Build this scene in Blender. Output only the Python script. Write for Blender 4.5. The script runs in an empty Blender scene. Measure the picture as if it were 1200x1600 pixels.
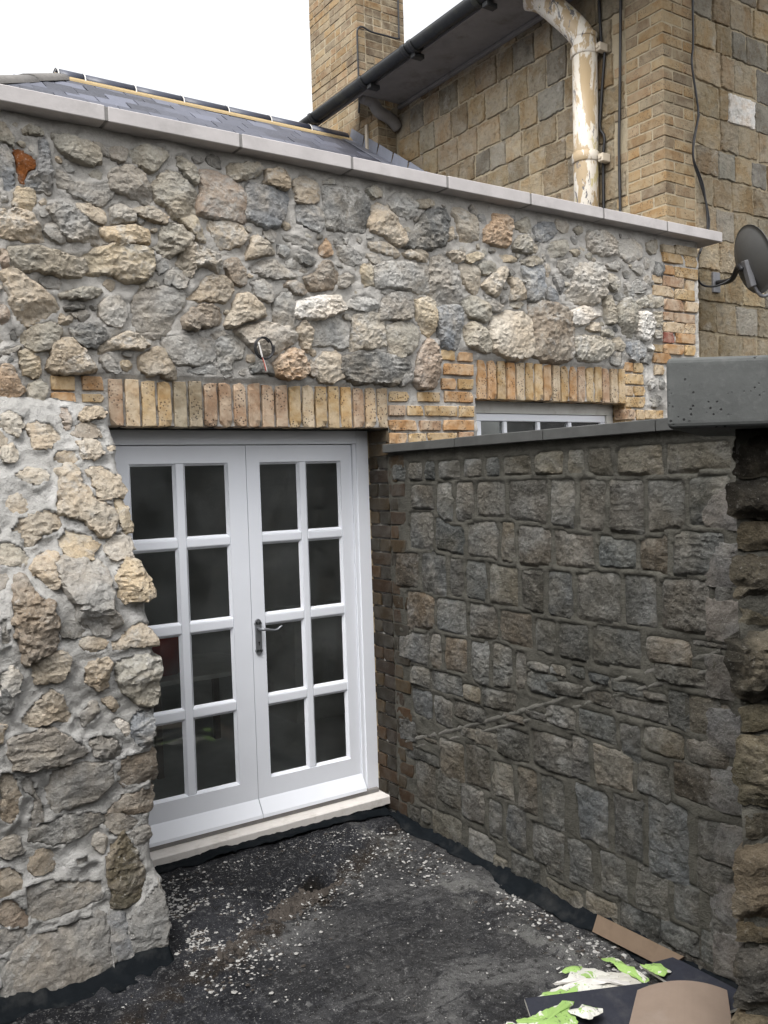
import bpy, bmesh, math, random
import numpy as np
from mathutils import Vector, Matrix

# ------------------------------------------------------------------ camera, sky, sun, exposure
SC = bpy.context.scene
COL = SC.collection
cam = bpy.data.cameras.new("camera"); camo = bpy.data.objects.new("camera", cam); COL.objects.link(camo)
cam.sensor_fit = 'VERTICAL'; cam.sensor_height = 36.0; cam.lens = 36.0 * 1395.85 / 1600.0
cam.clip_start = 0.05; cam.clip_end = 500
YAW, PITCH, ROLL = 0.589539, 0.035340, 0.032192
_f = Vector((math.sin(YAW), math.cos(YAW), 0)); _r = Vector((math.cos(YAW), -math.sin(YAW), 0)); _u = Vector((0, 0, 1))
_f2 = _f * math.cos(PITCH) - _u * math.sin(PITCH); _u2 = _u * math.cos(PITCH) + _f * math.sin(PITCH)
_r3 = _r * math.cos(ROLL) - _u2 * math.sin(ROLL); _u3 = _u2 * math.cos(ROLL) + _r * math.sin(ROLL)
camo.matrix_world = Matrix(((_r3.x, _u3.x, -_f2.x, 0), (_r3.y, _u3.y, -_f2.y, 0), (_r3.z, _u3.z, -_f2.z, 1.82), (0, 0, 0, 1)))
SC.camera = camo

SUN_EL, SUN_AZ = math.radians(58), math.radians(240)      # azimuth clockwise from +Y: behind and left of the camera
W = bpy.data.worlds.new("World"); SC.world = W; W.use_nodes = True
_n = W.node_tree.nodes; _l = W.node_tree.links
_sky = _n.new('ShaderNodeTexSky'); _sky.sky_type = 'NISHITA'; _sky.sun_disc = False
_sky.sun_elevation = SUN_EL; _sky.sun_rotation = SUN_AZ
_sky.air_density = 1.0; _sky.dust_density = 4.0; _sky.ozone_density = 1.0
_hs = _n.new('ShaderNodeHueSaturation'); _hs.inputs['Saturation'].default_value = 0.08
_l.new(_sky.outputs[0], _hs.inputs['Color'])
_bg = _n['Background']; _l.new(_hs.outputs[0], _bg.inputs['Color']); _bg.inputs['Strength'].default_value = 0.15
sun = bpy.data.lights.new("sun", 'SUN'); sun.energy = 0.5; sun.angle = math.radians(35); sun.color = (1, .97, .93)
suno = bpy.data.objects.new("sun", sun); COL.objects.link(suno)
_sd = Vector((math.sin(SUN_AZ) * math.cos(SUN_EL), math.cos(SUN_AZ) * math.cos(SUN_EL), math.sin(SUN_EL)))
suno.rotation_euler = (-_sd).to_track_quat('-Z', 'Y').to_euler(); suno.location = (0, 0, 12)
SC.view_settings.view_transform = 'Standard'; SC.view_settings.look = 'None'
SC.view_settings.exposure = 1.4; SC.view_settings.gamma = 1.0; SC.view_settings.use_curve_mapping = False

# ------------------------------------------------------------------ noise helpers
def _hash(ix, iy, iz, s):
    h = (ix * 374761393 + iy * 668265263 + iz * 2147483647 + s * 974711) & 0xffffffff
    h = ((h ^ (h >> 13)) * 1274126177) & 0xffffffff
    h = (h ^ (h >> 16)) & 0xffffff
    return h / float(0xffffff) * 2 - 1
def vn(P, s=0):
    P = np.asarray(P, float); I = np.floor(P).astype(np.int64); F = P - I; F = F * F * (3 - 2 * F)
    x, y, z = I[..., 0], I[..., 1], I[..., 2]; fx, fy, fz = F[..., 0], F[..., 1], F[..., 2]
    r = 0
    for a in (0, 1):
        for b in (0, 1):
            for c in (0, 1):
                r = r + _hash(x + a, y + b, z + c, s) * (fx if a else 1 - fx) * (fy if b else 1 - fy) * (fz if c else 1 - fz)
    return r
def fbm(P, sc, s=0, oc=3, g=.5):
    r = 0; a = 1
    for k in range(oc):
        r = r + a * vn(np.asarray(P) * sc, s + k * 17); sc *= 2.07; a *= g
    return r
def sstep(a, b, x):
    t = np.clip((x - a) / (b - a), 0, 1); return t * t * (3 - 2 * t)

# ------------------------------------------------------------------ object helpers
def tag(o, label=None, cat=None, group=None, kind=None):
    if label: o['label'] = label
    if cat: o['category'] = cat
    if group: o['group'] = group
    if kind: o['kind'] = kind
    return o
def thing(name, label, cat, loc=(0, 0, 0), group=None):
    o = bpy.data.objects.new(name, None); COL.objects.link(o); o.location = loc; o.empty_display_size = .1
    return tag(o, label, cat, group)
WL = {}
def wloc(o): return WL.get(o, Vector(o.location) if o else Vector((0, 0, 0)))
def link(name, me, mat, parent=None, loc=(0, 0, 0), rot=None, scale=None, color=None):
    """link mesh me as one object whose local origin lies at world point loc"""
    o = bpy.data.objects.new(name, me); COL.objects.link(o)
    if mat is not None and not me.materials: me.materials.append(mat)
    L = Vector(loc); WL[o] = L
    if parent is not None:
        o.parent = parent; o.location = L - wloc(parent)
    else: o.location = L
    if rot is not None: o.rotation_euler = rot
    if scale is not None: o.scale = scale
    if color is not None: o.color = (*color, 1)
    return o
def mesh_py(name, V, F, smooth=True):
    me = bpy.data.meshes.new(name); me.from_pydata([tuple(v) for v in V], [], F); me.update()
    if smooth: me.polygons.foreach_set('use_smooth', [True] * len(me.polygons))
    return me
def mesh_bm(name, bm, smooth=False):
    me = bpy.data.meshes.new(name); bmesh.ops.recalc_face_normals(bm, faces=bm.faces); bm.to_mesh(me); bm.free()
    if smooth: me.polygons.foreach_set('use_smooth', [True] * len(me.polygons))
    return me
def box_bm(bm, x0, x1, y0, y1, z0, z1, bev=0, seg=2):
    r = bmesh.ops.create_cube(bm, size=1, matrix=Matrix.Translation(((x0 + x1) / 2, (y0 + y1) / 2, (z0 + z1) / 2)) @ Matrix.Diagonal((x1 - x0, y1 - y0, z1 - z0, 1)))
    if bev:
        es = list({e for v in r['verts'] for e in v.link_edges})
        bmesh.ops.bevel(bm, geom=es, offset=bev, segments=seg, affect='EDGES', profile=.6)
def box(name, x0, x1, y0, y1, z0, z1, mat, parent=None, bev=0, seg=2, color=None):
    c = ((x0 + x1) / 2, (y0 + y1) / 2, (z0 + z1) / 2); bm = bmesh.new()
    box_bm(bm, x0 - c[0], x1 - c[0], y0 - c[1], y1 - c[1], z0 - c[2], z1 - c[2], bev, seg)
    return link(name, mesh_bm(name, bm), mat, parent, c, color=color)
def tube_mesh(name, pts, r, n=10, caps=True, rfun=None):
    P = [Vector(p) for p in pts]; V = []; F = []
    up = Vector((.31, .17, .93)); k = len(P)
    for i, p in enumerate(P):
        t = (P[min(i + 1, k - 1)] - P[max(i - 1, 0)]).normalized()
        a = t.cross(up); a = a.normalized() if a.length > .05 else t.cross(Vector((1, 0, 0))).normalized(); b = t.cross(a)
        rr = rfun(i) if rfun else r
        for j in range(n):
            q = 2 * math.pi * j / n; V.append(p + (a * math.cos(q) + b * math.sin(q)) * rr)
    for i in range(k - 1):
        for j in range(n):
            F.append((i * n + j, i * n + (j + 1) % n, (i + 1) * n + (j + 1) % n, (i + 1) * n + j))
    if caps: F.append(tuple(range(n))[::-1]); F.append(tuple((k - 1) * n + j for j in range(n)))
    return mesh_py(name, V, F)
def smooth_path(pts, m=5):
    P = [Vector(p) for p in pts]; out = []
    for i in range(len(P) - 1):
        a, b, c, d = P[max(i - 1, 0)], P[i], P[i + 1], P[min(i + 2, len(P) - 1)]
        for k in range(m):
            t = k / m
            out.append(.5 * ((2 * b) + (-a + c) * t + (2 * a - 5 * b + 4 * c - d) * t * t + (-a + 3 * b - 3 * c + d) * t ** 3))
    out.append(P[-1]); return out
def cable(name, pts, r, mat, parent=None, n=7, m=5):
    return link(name, tube_mesh(name, smooth_path(pts, m), r, n), mat, parent)

# ------------------------------------------------------------------ materials
class NT:
    def __init__(s, name):
        s.m = bpy.data.materials.new(name); s.m.use_nodes = True; s.t = s.m.node_tree; s.p = s.t.nodes['Principled BSDF']; s.out = s.t.nodes['Material Output']
    def n(s, t, **k):
        o = s.t.nodes.new(t)
        for a, b in k.items(): setattr(o, a, b)
        return o
    def put(s, sock, v):
        if isinstance(v, bpy.types.NodeSocket): s.t.links.new(v, sock)
        elif v is not None:
            if hasattr(sock.default_value, '__len__') and not hasattr(v, '__len__'): v = (v, v, v, 1)
            elif hasattr(v, '__len__') and len(v) == 3 and len(sock.default_value) == 4: v = (*v, 1)
            sock.default_value = v
    def coord(s, obj=True, rnd=True):
        tc = s.n('ShaderNodeTexCoord'); c = tc.outputs['Object']
        if not obj:
            g = s.n('ShaderNodeNewGeometry'); c = g.outputs['Position']
        if rnd:
            oi = s.n('ShaderNodeObjectInfo'); mm = s.n('ShaderNodeMath', operation='MULTIPLY'); s.t.links.new(oi.outputs['Random'], mm.inputs[0]); mm.inputs[1].default_value = 37
            va = s.n('ShaderNodeVectorMath', operation='ADD'); s.t.links.new(c, va.inputs[0]); s.t.links.new(mm.outputs[0], va.inputs[1]); c = va.outputs[0]
        s.c = c; return c
    def mapv(s, sc):
        v = s.n('ShaderNodeVectorMath', operation='MULTIPLY'); s.t.links.new(s.c, v.inputs[0]); v.inputs[1].default_value = sc; return v.outputs[0]
    def noise(s, sc, det=5, rough=.6, dist=0, vec=None):
        o = s.n('ShaderNodeTexNoise'); s.t.links.new(vec or s.c, o.inputs['Vector']); o.inputs['Scale'].default_value = sc
        o.inputs['Detail'].default_value = det; o.inputs['Roughness'].default_value = rough; o.inputs['Distortion'].default_value = dist; return o.outputs['Fac']
    def voro(s, sc, feat='F1', vec=None, rnd=1):
        o = s.n('ShaderNodeTexVoronoi', feature=feat); s.t.links.new(vec or s.c, o.inputs['Vector']); o.inputs['Scale'].default_value = sc; o.inputs['Randomness'].default_value = rnd
        return o.outputs['Distance']
    def ramp(s, v, a, b, lo=0, hi=1):
        o = s.n('ShaderNodeMapRange'); s.put(o.inputs['Value'], v); o.inputs['From Min'].default_value = a; o.inputs['From Max'].default_value = b
        o.inputs['To Min'].default_value = lo; o.inputs['To Max'].default_value = hi; return o.outputs[0]
    def math(s, op, a, b=0, c=None):
        o = s.n('ShaderNodeMath', operation=op); s.put(o.inputs[0], a); s.put(o.inputs[1], b)
        if c is not None: s.put(o.inputs[2], c)
        return o.outputs[0]
    def mix(s, f, a, b, mode='MIX'):
        o = s.n('ShaderNodeMix', data_type='RGBA', blend_type=mode); s.put(o.inputs[0], f); s.put(o.inputs[6], a); s.put(o.inputs[7], b); return o.outputs[2]
    def objcol(s): return s.n('ShaderNodeObjectInfo').outputs['Color']
    def bump(s, h, strength=.5, dist=.01, prev=None):
        o = s.n('ShaderNodeBump'); s.put(o.inputs['Height'], h); o.inputs['Strength'].default_value = strength; o.inputs['Distance'].default_value = dist
        if prev is not None: s.t.links.new(prev, o.inputs['Normal'])
        return o.outputs[0]
    def fin(s, col, rough=.9, nor=None, spec=.3, metal=0):
        s.put(s.p.inputs['Base Color'], col); s.put(s.p.inputs['Roughness'], rough); s.p.inputs['Specular IOR Level'].default_value = spec; s.put(s.p.inputs['Metallic'], metal)
        if nor is not None: s.t.links.new(nor, s.p.inputs['Normal'])
        return s.m

def m_stone(name, pale=(.46, .43, .38), pk=.55, dk=.6, bs=.9, bd=.02, smear=None, stain=None, sp=.55):
    t = NT(name); t.coord(); c = t.objcol()
    n1 = t.noise(8, 5, .6, .3); n2 = t.noise(26, 7, .72); n3 = t.noise(90, 5, .7); n4 = t.noise(15, 6, .65, .8); n5 = t.noise(5, 3, .5)
    c = t.mix(t.math('MULTIPLY', t.ramp(n1, .48, .66), pk), c, pale)
    c = t.mix(t.ramp(n5, .4, .62, 0, .45), c, t.mix(1, c, (1.07, .93, .76), 'MULTIPLY'))
    c = t.mix(t.math('MULTIPLY', t.ramp(n2, .5, .68), dk), c, t.mix(1, c, (.34, .33, .32), 'MULTIPLY'))
    c = t.mix(t.ramp(n4, .62, .72, 0, .55), c, (.07, .068, .06))
    c = t.mix(t.ramp(n3, .58, .68, 0, sp), c, (.55, .53, .49))
    gp = t.n('ShaderNodeNewGeometry').outputs['Position']
    if smear: c = t.mix(t.math('MULTIPLY', t.ramp(t.noise(3.4, 6, .7, .6, gp), .53, .62), t.ramp(n2, .40, .56, 0, .75)), c, smear)
    if stain: c = t.mix(t.ramp(t.noise(1.5, 6, .65, .5, gp), .44, .62, 0, .75), c, t.mix(1, c, stain, 'MULTIPLY'))
    c = t.mix(t.ramp(n3, .42, .32, 0, .55), c, t.mix(1, c, (.4, .38, .35), 'MULTIPLY'))
    hh = t.math('ADD', t.math('MULTIPLY', n2, 1.0), t.math('MULTIPLY', n3, .35))
    hh = t.math('ADD', hh, t.math('MULTIPLY', t.voro(22, 'F1'), .5))
    hh = t.math('ADD', hh, t.math('MULTIPLY', n4, .8))
    return t.fin(c, .92, t.bump(hh, bs, bd), .2)
def m_ashlar():
    t = NT('ironstone_block'); t.coord(False); c = t.objcol(); g = t.n('ShaderNodeNewGeometry').outputs['Position']
    n1 = t.noise(6, 5, .65, .4); n2 = t.noise(24, 7, .75); n3 = t.noise(90, 4, .7); nw = t.noise(1.6, 5, .65, .3, g); nw2 = t.noise(5.5, 5, .7, .5, g)
    c = t.mix(t.ramp(n1, .47, .66, 0, .55), c, (.36, .325, .26)); c = t.mix(t.ramp(n1, .5, .34, 0, .6), c, t.mix(1, c, (.78, .62, .45), 'MULTIPLY'))
    c = t.mix(t.ramp(nw, .48, .68, 0, .5), c, t.mix(1, c, (.52, .50, .46), 'MULTIPLY')); c = t.mix(t.ramp(n2, .5, .68, 0, .65), c, t.mix(1, c, (.4, .37, .33), 'MULTIPLY'))
    c = t.mix(t.ramp(nw2, .60, .72, 0, .6), c, (.40, .38, .34)); c = t.mix(t.ramp(n3, .62, .72, 0, .5), c, (.5, .47, .41)); c = t.mix(t.ramp(nw2, .40, .30, 0, .6), c, (.09, .08, .065))
    return t.fin(c, .93, t.bump(t.math('ADD', n2, t.math('MULTIPLY', n3, .4)), 1.0, .02), .2)
def m_mortar(name, col, pale, dark, bs=.6, kpale=.7, obj=False, big=1.0):
    t = NT(name); t.coord(obj, False)
    n1 = t.noise(3.2 * big, 5, .65, .4); n2 = t.noise(17, 6, .7); n3 = t.noise(120, 4, .7); n4 = t.noise(9, 5, .6)
    c = t.mix(t.math('MULTIPLY', t.ramp(n1, .46, .68), kpale), col, pale)
    c = t.mix(t.ramp(n2, .52, .7, 0, .6), c, dark)
    c = t.mix(t.ramp(n3, .58, .74, 0, .35), c, (.09, .085, .08))
    c = t.mix(t.ramp(n4, .6, .72, 0, .5), c, pale)
    return t.fin(c, .95, t.bump(t.math('ADD', n2, t.math('MULTIPLY', n3, .45)), bs * 1.5, .016), .15)
def m_brick(name, pits=.85, pale=(.56, .47, .36)):
    t = NT(name); t.coord(False); c = t.objcol()
    n1 = t.noise(11, 4, .6, .3); n2 = t.noise(40, 6, .7); n3 = t.noise(150, 3, .6); vo = t.voro(70); nm = t.noise(9, 2, .5)
    c = t.mix(t.ramp(n1, .42, .66, 0, .5), c, pale)
    c = t.mix(t.ramp(n1, .52, .34, 0, .55), c, t.mix(1, c, (.78, .64, .52), 'MULTIPLY'))
    c = t.mix(t.ramp(n2, .52, .70, 0, .6), c, t.mix(1, c, (.5, .42, .36), 'MULTIPLY'))
    c = t.mix(t.ramp(t.noise(5, 5, .7, .4, t.n('ShaderNodeNewGeometry').outputs['Position']), .52, .70, 0, .45), c, t.mix(1, c, (.55, .52, .50), 'MULTIPLY'))
    pit = t.math('MULTIPLY', t.ramp(vo, .34, .20), t.ramp(nm, .44, .54, 0, pits))
    c = t.mix(pit, c, (.035, .028, .025))
    h = t.math('ADD', t.math('SUBTRACT', n2, t.math('MULTIPLY', pit, .8)), t.math('MULTIPLY', n3, .3))
    return t.fin(c, .88, t.bump(h, .6, .006), .25)
def m_plain(name, col, rough=.6, n_sc=20, var=.2, bs=.1, metal=0, spec=.4, dirt=None, obj=False):
    t = NT(name); t.coord(obj, False); n1 = t.noise(n_sc, 5, .6); n2 = t.noise(n_sc * 5, 4, .6)
    c = t.mix(t.ramp(n1, .35, .7, 0, var), col, tuple(x * .55 for x in col))
    if dirt: c = t.mix(t.ramp(t.noise(n_sc * .6, 6, .7), .52, .7, 0, .7), c, dirt)
    return t.fin(c, t.ramp(n1, .3, .7, rough * .85, min(1, rough * 1.15)), t.bump(t.math('ADD', n1, n2), bs, .004), spec, metal)

M = {}
M['stone'] = m_stone('rubble_stone', smear=(.50, .485, .455))
M['stone_pier'] = m_stone('damp_stone', (.20, .18, .14), .5, .8, 1.0, .022, None, (.5, .47, .42), .2)
M['stone_dark'] = m_stone('weathered_stone', (.24, .24, .23), .55, .75, 1.0, .022, None, (.54, .52, .46), .25)
M['ashlar'] = m_ashlar()
M['mortar'] = m_mortar('lime_mortar', (.42, .40, .37), (.58, .56, .53), (.23, .22, .20), .6, .6)
M['mortar_pier'] = m_mortar('buttress_mortar', (.40, .39, .37), (.60, .59, .575), (.19, .185, .17), .7, .8)
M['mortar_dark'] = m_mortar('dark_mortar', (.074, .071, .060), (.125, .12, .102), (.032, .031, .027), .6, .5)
M['mortar_scar'] = m_mortar('scar_mortar', (.135, .13, .115), (.19, .18, .165), (.07, .068, .06), .8, .6)
M['mortar_house'] = m_mortar('house_mortar', (.37, .31, .215), (.44, .385, .29), (.19, .155, .11), .6, .5)
M['brick'] = m_brick('stock_brick')
M['brick_dark'] = m_brick('sooty_brick', .5, (.075, .07, .062))
M['brick_house'] = m_brick('old_brick', .7, (.33, .27, .18))
M['coping'] = m_plain('pale_concrete', (.50, .47, .46), .9, 7, .3, .25, 0, .2, (.36, .34, .33))
M['joint'] = m_plain('joint_mortar', (.22, .21, .2), .95, 30, .3, .4)
M['coping_dark'] = m_plain('grey_concrete', (.085, .086, .083), .9, 8, .5, .3, 0, .2, (.05, .05, .049))
M['paint'] = m_plain('white_paint', (.83, .85, .90), .35, 6, .06, .03, 0, .45)
M['paint_old'] = m_plain('weathered_paint', (.62, .61, .57), .6, 9, .2, .2, 0, .3, (.35, .32, .27))
M['sill'] = m_plain('painted_sill', (.70, .66, .62), .7, 14, .15, .3, 0, .3, (.45, .41, .36))
M['timber'] = m_plain('bare_timber', (.22, .18, .145), .8, 18, .5, .3)
M['caulk'] = m_plain('sealant', (.42, .34, .22), .7, 30, .4, .3)
M['pewter'] = m_plain('pewter_metal', (.26, .27, .285), .45, 60, .4, .2, .7, .5)
M['black'] = m_plain('black_plastic', (.018, .018, .02), .45, 20, .3, .1)
M['iron'] = m_plain('black_painted_iron', (.025, .026, .027), .5, 9, .4, .3, 0, .4, (.06, .062, .04))
M['slate'] = None
def m_slate():
    t = NT('blue_slate'); t.coord(); c = t.objcol(); n = t.noise(9, 6, .7); n2 = t.noise(40, 4, .6, vec=None)
    c = t.mix(t.ramp(n, .45, .7, 0, .25), c, (.19, .19, .23)); return t.fin(c, .55, t.bump(n2, .3, .004), .4)
M['slate'] = m_slate()
M['ridge'] = m_plain('ridge_tile', (.035, .04, .062), .45, 12, .4, .15, 0, .5)
M['hip'] = m_plain('concrete_hip_tile', (.17, .16, .15), .9, 18, .4, .3)
M['bedding'] = m_plain('yellow_bedding_mortar', (.40, .30, .16), .95, 30, .3, .4)
M['lead'] = m_plain('lead_sheet', (.22, .23, .27), .5, 10, .4, .15, .3, .5)
M['soffit'] = m_plain('dirty_soffit_paint', (.23, .215, .20), .85, 6, .35, .2, 0, .2, (.12, .10, .08))
M['cream'] = m_plain('cream_paint', (.55, .48, .38), .7, 20, .3, .2)
M['dish'] = m_plain('grey_dish_paint', (.085, .085, .082), .55, 8, .3, .05)
M['galv'] = m_plain('galvanised_steel', (.20, .20, .21), .5, 20, .3, .1, .4, .5)
M['cardboard'] = m_plain('brown_board', (.16, .115, .08), .8, 12, .25, .1, 0, .25, (.12, .085, .058))
M['vinyl'] = m_plain('brown_sheet', (.28, .215, .17), .38, 7, .35, .08, 0, .45, (.30, .25, .215))
M['navy'] = m_plain('black_board', (.022, .024, .034), .7, 20, .3, .2, 0, .3, (.05, .05, .055))
M['white_edge'] = m_plain('pale_core', (.5, .48, .43), .9, 30, .2, .1)
def m_paper(name, col, p):
    t = NT(name); t.coord(True, False); n = t.noise(11, 5, .65, .5); n2 = t.noise(45, 4, .7)
    c = t.mix(t.ramp(n, p, p + .02), col, (.58, .57, .52)); c = t.mix(t.ramp(n2, .6, .66, 0, .9), c, (.05, .05, .045))
    return t.fin(c, .7, t.bump(n2, .2, .003), .3)
M['green_paper'] = m_paper('torn_green_paper', (.28, .43, .13), .54)
M['pale_paper'] = m_paper('torn_pale_paper', (.28, .43, .13), .42)
M['roomwall'] = m_plain('room_plaster', (.68, .68, .65), .9, 5, .4, .1)
M['roomfloor'] = m_plain('room_screed', (.68, .69, .67), .8, 5, .4, .1)
M['red'] = m_plain('red_plastic', (.30, .03, .02), .5, 8, .2, .05)
M['whitewire'] = m_plain('white_wire', (.6, .58, .55), .5, 20, .1, .05)
M['redwire'] = m_plain('red_wire', (.45, .08, .05), .5, 20, .1, .05)
def m_glass():
    t = NT('window_glass'); nt = t.t
    tr = t.n('ShaderNodeBsdfTransparent'); tr.inputs['Color'].default_value = (.93, .95, .94, 1)
    gl = t.n('ShaderNodeBsdfGlossy'); gl.inputs['Roughness'].default_value = .02; fr = t.n('ShaderNodeFresnel'); fr.inputs['IOR'].default_value = 1.5
    mx = t.n('ShaderNodeMixShader'); nt.links.new(fr.outputs[0], mx.inputs[0]); nt.links.new(tr.outputs[0], mx.inputs[1]); nt.links.new(gl.outputs[0], mx.inputs[2])
    t.coord(True, True); df = t.n('ShaderNodeBsdfDiffuse'); df.inputs['Color'].default_value = (.35, .36, .36, 1)
    m2 = t.n('ShaderNodeMixShader'); nt.links.new(t.ramp(t.noise(4, 4, .6), .36, .72, .02, .115), m2.inputs[0]); nt.links.new(mx.outputs[0], m2.inputs[1]); nt.links.new(df.outputs[0], m2.inputs[2])
    nt.links.new(m2.outputs[0], t.out.inputs['Surface']); return t.m
M['glass'] = m_glass()
def m_pipe():
    t = NT('peeling_pipe_paint'); t.coord(True, False); v = t.mapv((6, 6, 1.6)); n = t.noise(1.6, 6, .65, .4, v); n2 = t.noise(3.2, 6, .7, .6, v); n3 = t.noise(30, 4, .6)
    c = t.mix(t.ramp(n, .475, .50), (.40, .30, .18), (.64, .59, .51)); c = t.mix(t.ramp(n2, .60, .61), c, (.14, .13, .13)); c = t.mix(t.ramp(n, .60, .615), c, (.50, .43, .24))
    return t.fin(c, .4, t.bump(t.math('ADD', t.ramp(n, .44, .46), t.math('MULTIPLY', n3, .3)), .3, .004), .5)
M['pipe'] = m_pipe()
def m_conc_pit():
    t = NT('pitted_concrete'); t.coord(True, False); n = t.noise(7, 6, .65); n2 = t.noise(60, 4, .6); vo = t.voro(75); nm = t.noise(9, 3, .6)
    pit = t.math('MULTIPLY', t.ramp(vo, .26, .17), t.ramp(nm, .52, .56))
    c = t.mix(t.ramp(n, .35, .68, 0, .7), (.108, .112, .109), (.062, .065, .063)); c = t.mix(t.ramp(n2, .56, .7, 0, .3), c, (.15, .15, .147)); c = t.mix(pit, c, (.02, .02, .02))
    return t.fin(c, .85, t.bump(t.math('SUBTRACT', t.math('MULTIPLY', n2, .4), pit), .5, .006), .25)
M['conc_pit'] = m_conc_pit()
def m_ground():
    t = NT('bitumen_felt'); t.coord(False, False)
    n1 = t.noise(2.2, 6, .62, .6); n2 = t.noise(7, 6, .68, .3); n3 = t.noise(34, 5, .7); n4 = t.noise(130, 3, .7); n5 = t.noise(3.6, 5, .62, .4); v = t.mapv((2.2, 9, 3)); n6 = t.noise(1.3, 5, .68, .8, v)
    g = t.n('ShaderNodeSeparateXYZ'); t.t.links.new(t.c, g.inputs[0]); X, Y = g.outputs[0], g.outputs[1]
    wob = t.math('MULTIPLY', t.math('SUBTRACT', n2, .5), .5)
    s = t.math('ADD', t.math('SUBTRACT', t.math('SUBTRACT', Y, 3.24), t.math('MULTIPLY', t.math('SUBTRACT', X, 1.28), .46)), wob)
    worn = t.math('MULTIPLY', t.ramp(s, .04, -.06), t.ramp(t.math('ADD', X, wob), 1.30, 1.75))          # trodden sheet on the near side of the lap
    c = (.0085, .009, .0115)
    c = t.mix(t.math('MULTIPLY', t.ramp(n1, .44, .58), .75), c, (.042, .043, .049))
    c = t.mix(t.math('MULTIPLY', worn, t.ramp(n5, .36, .56, .35, 1)), c, (.055, .054, .054))
    c = t.mix(t.math('MULTIPLY', worn, t.ramp(n1, .50, .60, 0, .8)), c, (.135, .133, .13))
    c = t.mix(t.math('MULTIPLY', worn, t.ramp(n6, .54, .62, 0, .85)), c, (.014, .0145, .017))
    bx = t.math('ADD', t.math('SUBTRACT', X, 2.46), wob)
    c = t.mix(t.math('MULTIPLY', t.ramp(t.math('ABSOLUTE', bx), .07, .02), t.ramp(n5, .40, .54, 0, .8)), c, (.15, .148, .14))
    c = t.mix(t.math('MULTIPLY', t.ramp(t.math('ABSOLUTE', t.math('ADD', s, .0)), .075, .02), t.ramp(n2, .40, .56, .2, .9)), c, (.028, .020, .013))    # soil in the lap
    c = t.mix(t.ramp(n3, .54, .62, 0, .75), c, (.010, .0095, .0095)); c = t.mix(t.ramp(n3, .43, .35, 0, .7), c, (.16, .158, .155)); c = t.mix(t.ramp(n4, .61, .67, 0, .85), c, (.30, .295, .29))
    hx = t.math('ADD', t.math('POWER', t.math('ABSOLUTE', t.math('DIVIDE', t.math('SUBTRACT', X, 2.0), .115)), 2), t.math('POWER', t.math('ABSOLUTE', t.math('DIVIDE', t.math('SUBTRACT', Y, 3.60), .06)), 2))
    c = t.mix(t.ramp(t.math('ADD', hx, t.math('MULTIPLY', wob, 3)), 1.15, .75), c, (.009, .0075, .006))
    return t.fin(c, t.ramp(n1, .40, .62, .5, .95), t.bump(t.math('ADD', t.math('ADD', n3, n2), t.math('MULTIPLY', n4, .6)), 1.0, .02), .22)
M['ground'] = m_ground()
M['felt'] = m_plain('black_felt', (.006, .008, .010), .75, 11, .4, .35, 0, .08, (.030, .031, .031))
M['chip'] = m_plain('plaster_chip', (.36, .352, .335), .95, 40, .4, .3)
M['rubble'] = m_plain('dark_crumb', (.06, .05, .042), .95, 40, .5, .3)

CC = {'t': (.40, .335, .245), 'y': (.45, .365, .235), 'g': (.29, .28, .258), 'd': (.15, .152, .145), 'b': (.22, .23, .24), 'w': (.60, .56, .50), 'o': (.43, .29, .17),
      'p': (.33, .25, .185), 'n': (.25, .20, .145), 'l': (.33, .305, .245), 'f': (.42, .39, .34), 'q': (.44, .39, .31), 'r': (.21, .075, .022), 'm': (.15, .13, .085)}
CC = {k: tuple(1.17 * (.70 * q + .30 * sum(c) / 3) for q in c) if k != 'r' else c for k, c in CC.items()}
BC = {'y': (.42, .295, .15), 'o': (.39, .235, .115), 'p': (.35, .245, .165), 'w': (.47, .37, .25), 'l': (.28, .24, .17), 'r': (.27, .10, .075)}
def jit(c, rng, a=.12):
    k = 1 + rng.uniform(-a, a); w = rng.uniform(-a, a) * .16; return (max(.005, c[0] * k * (1 + w)), max(.005, c[1] * k), max(.005, c[2] * k * (1 - w)))

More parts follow.
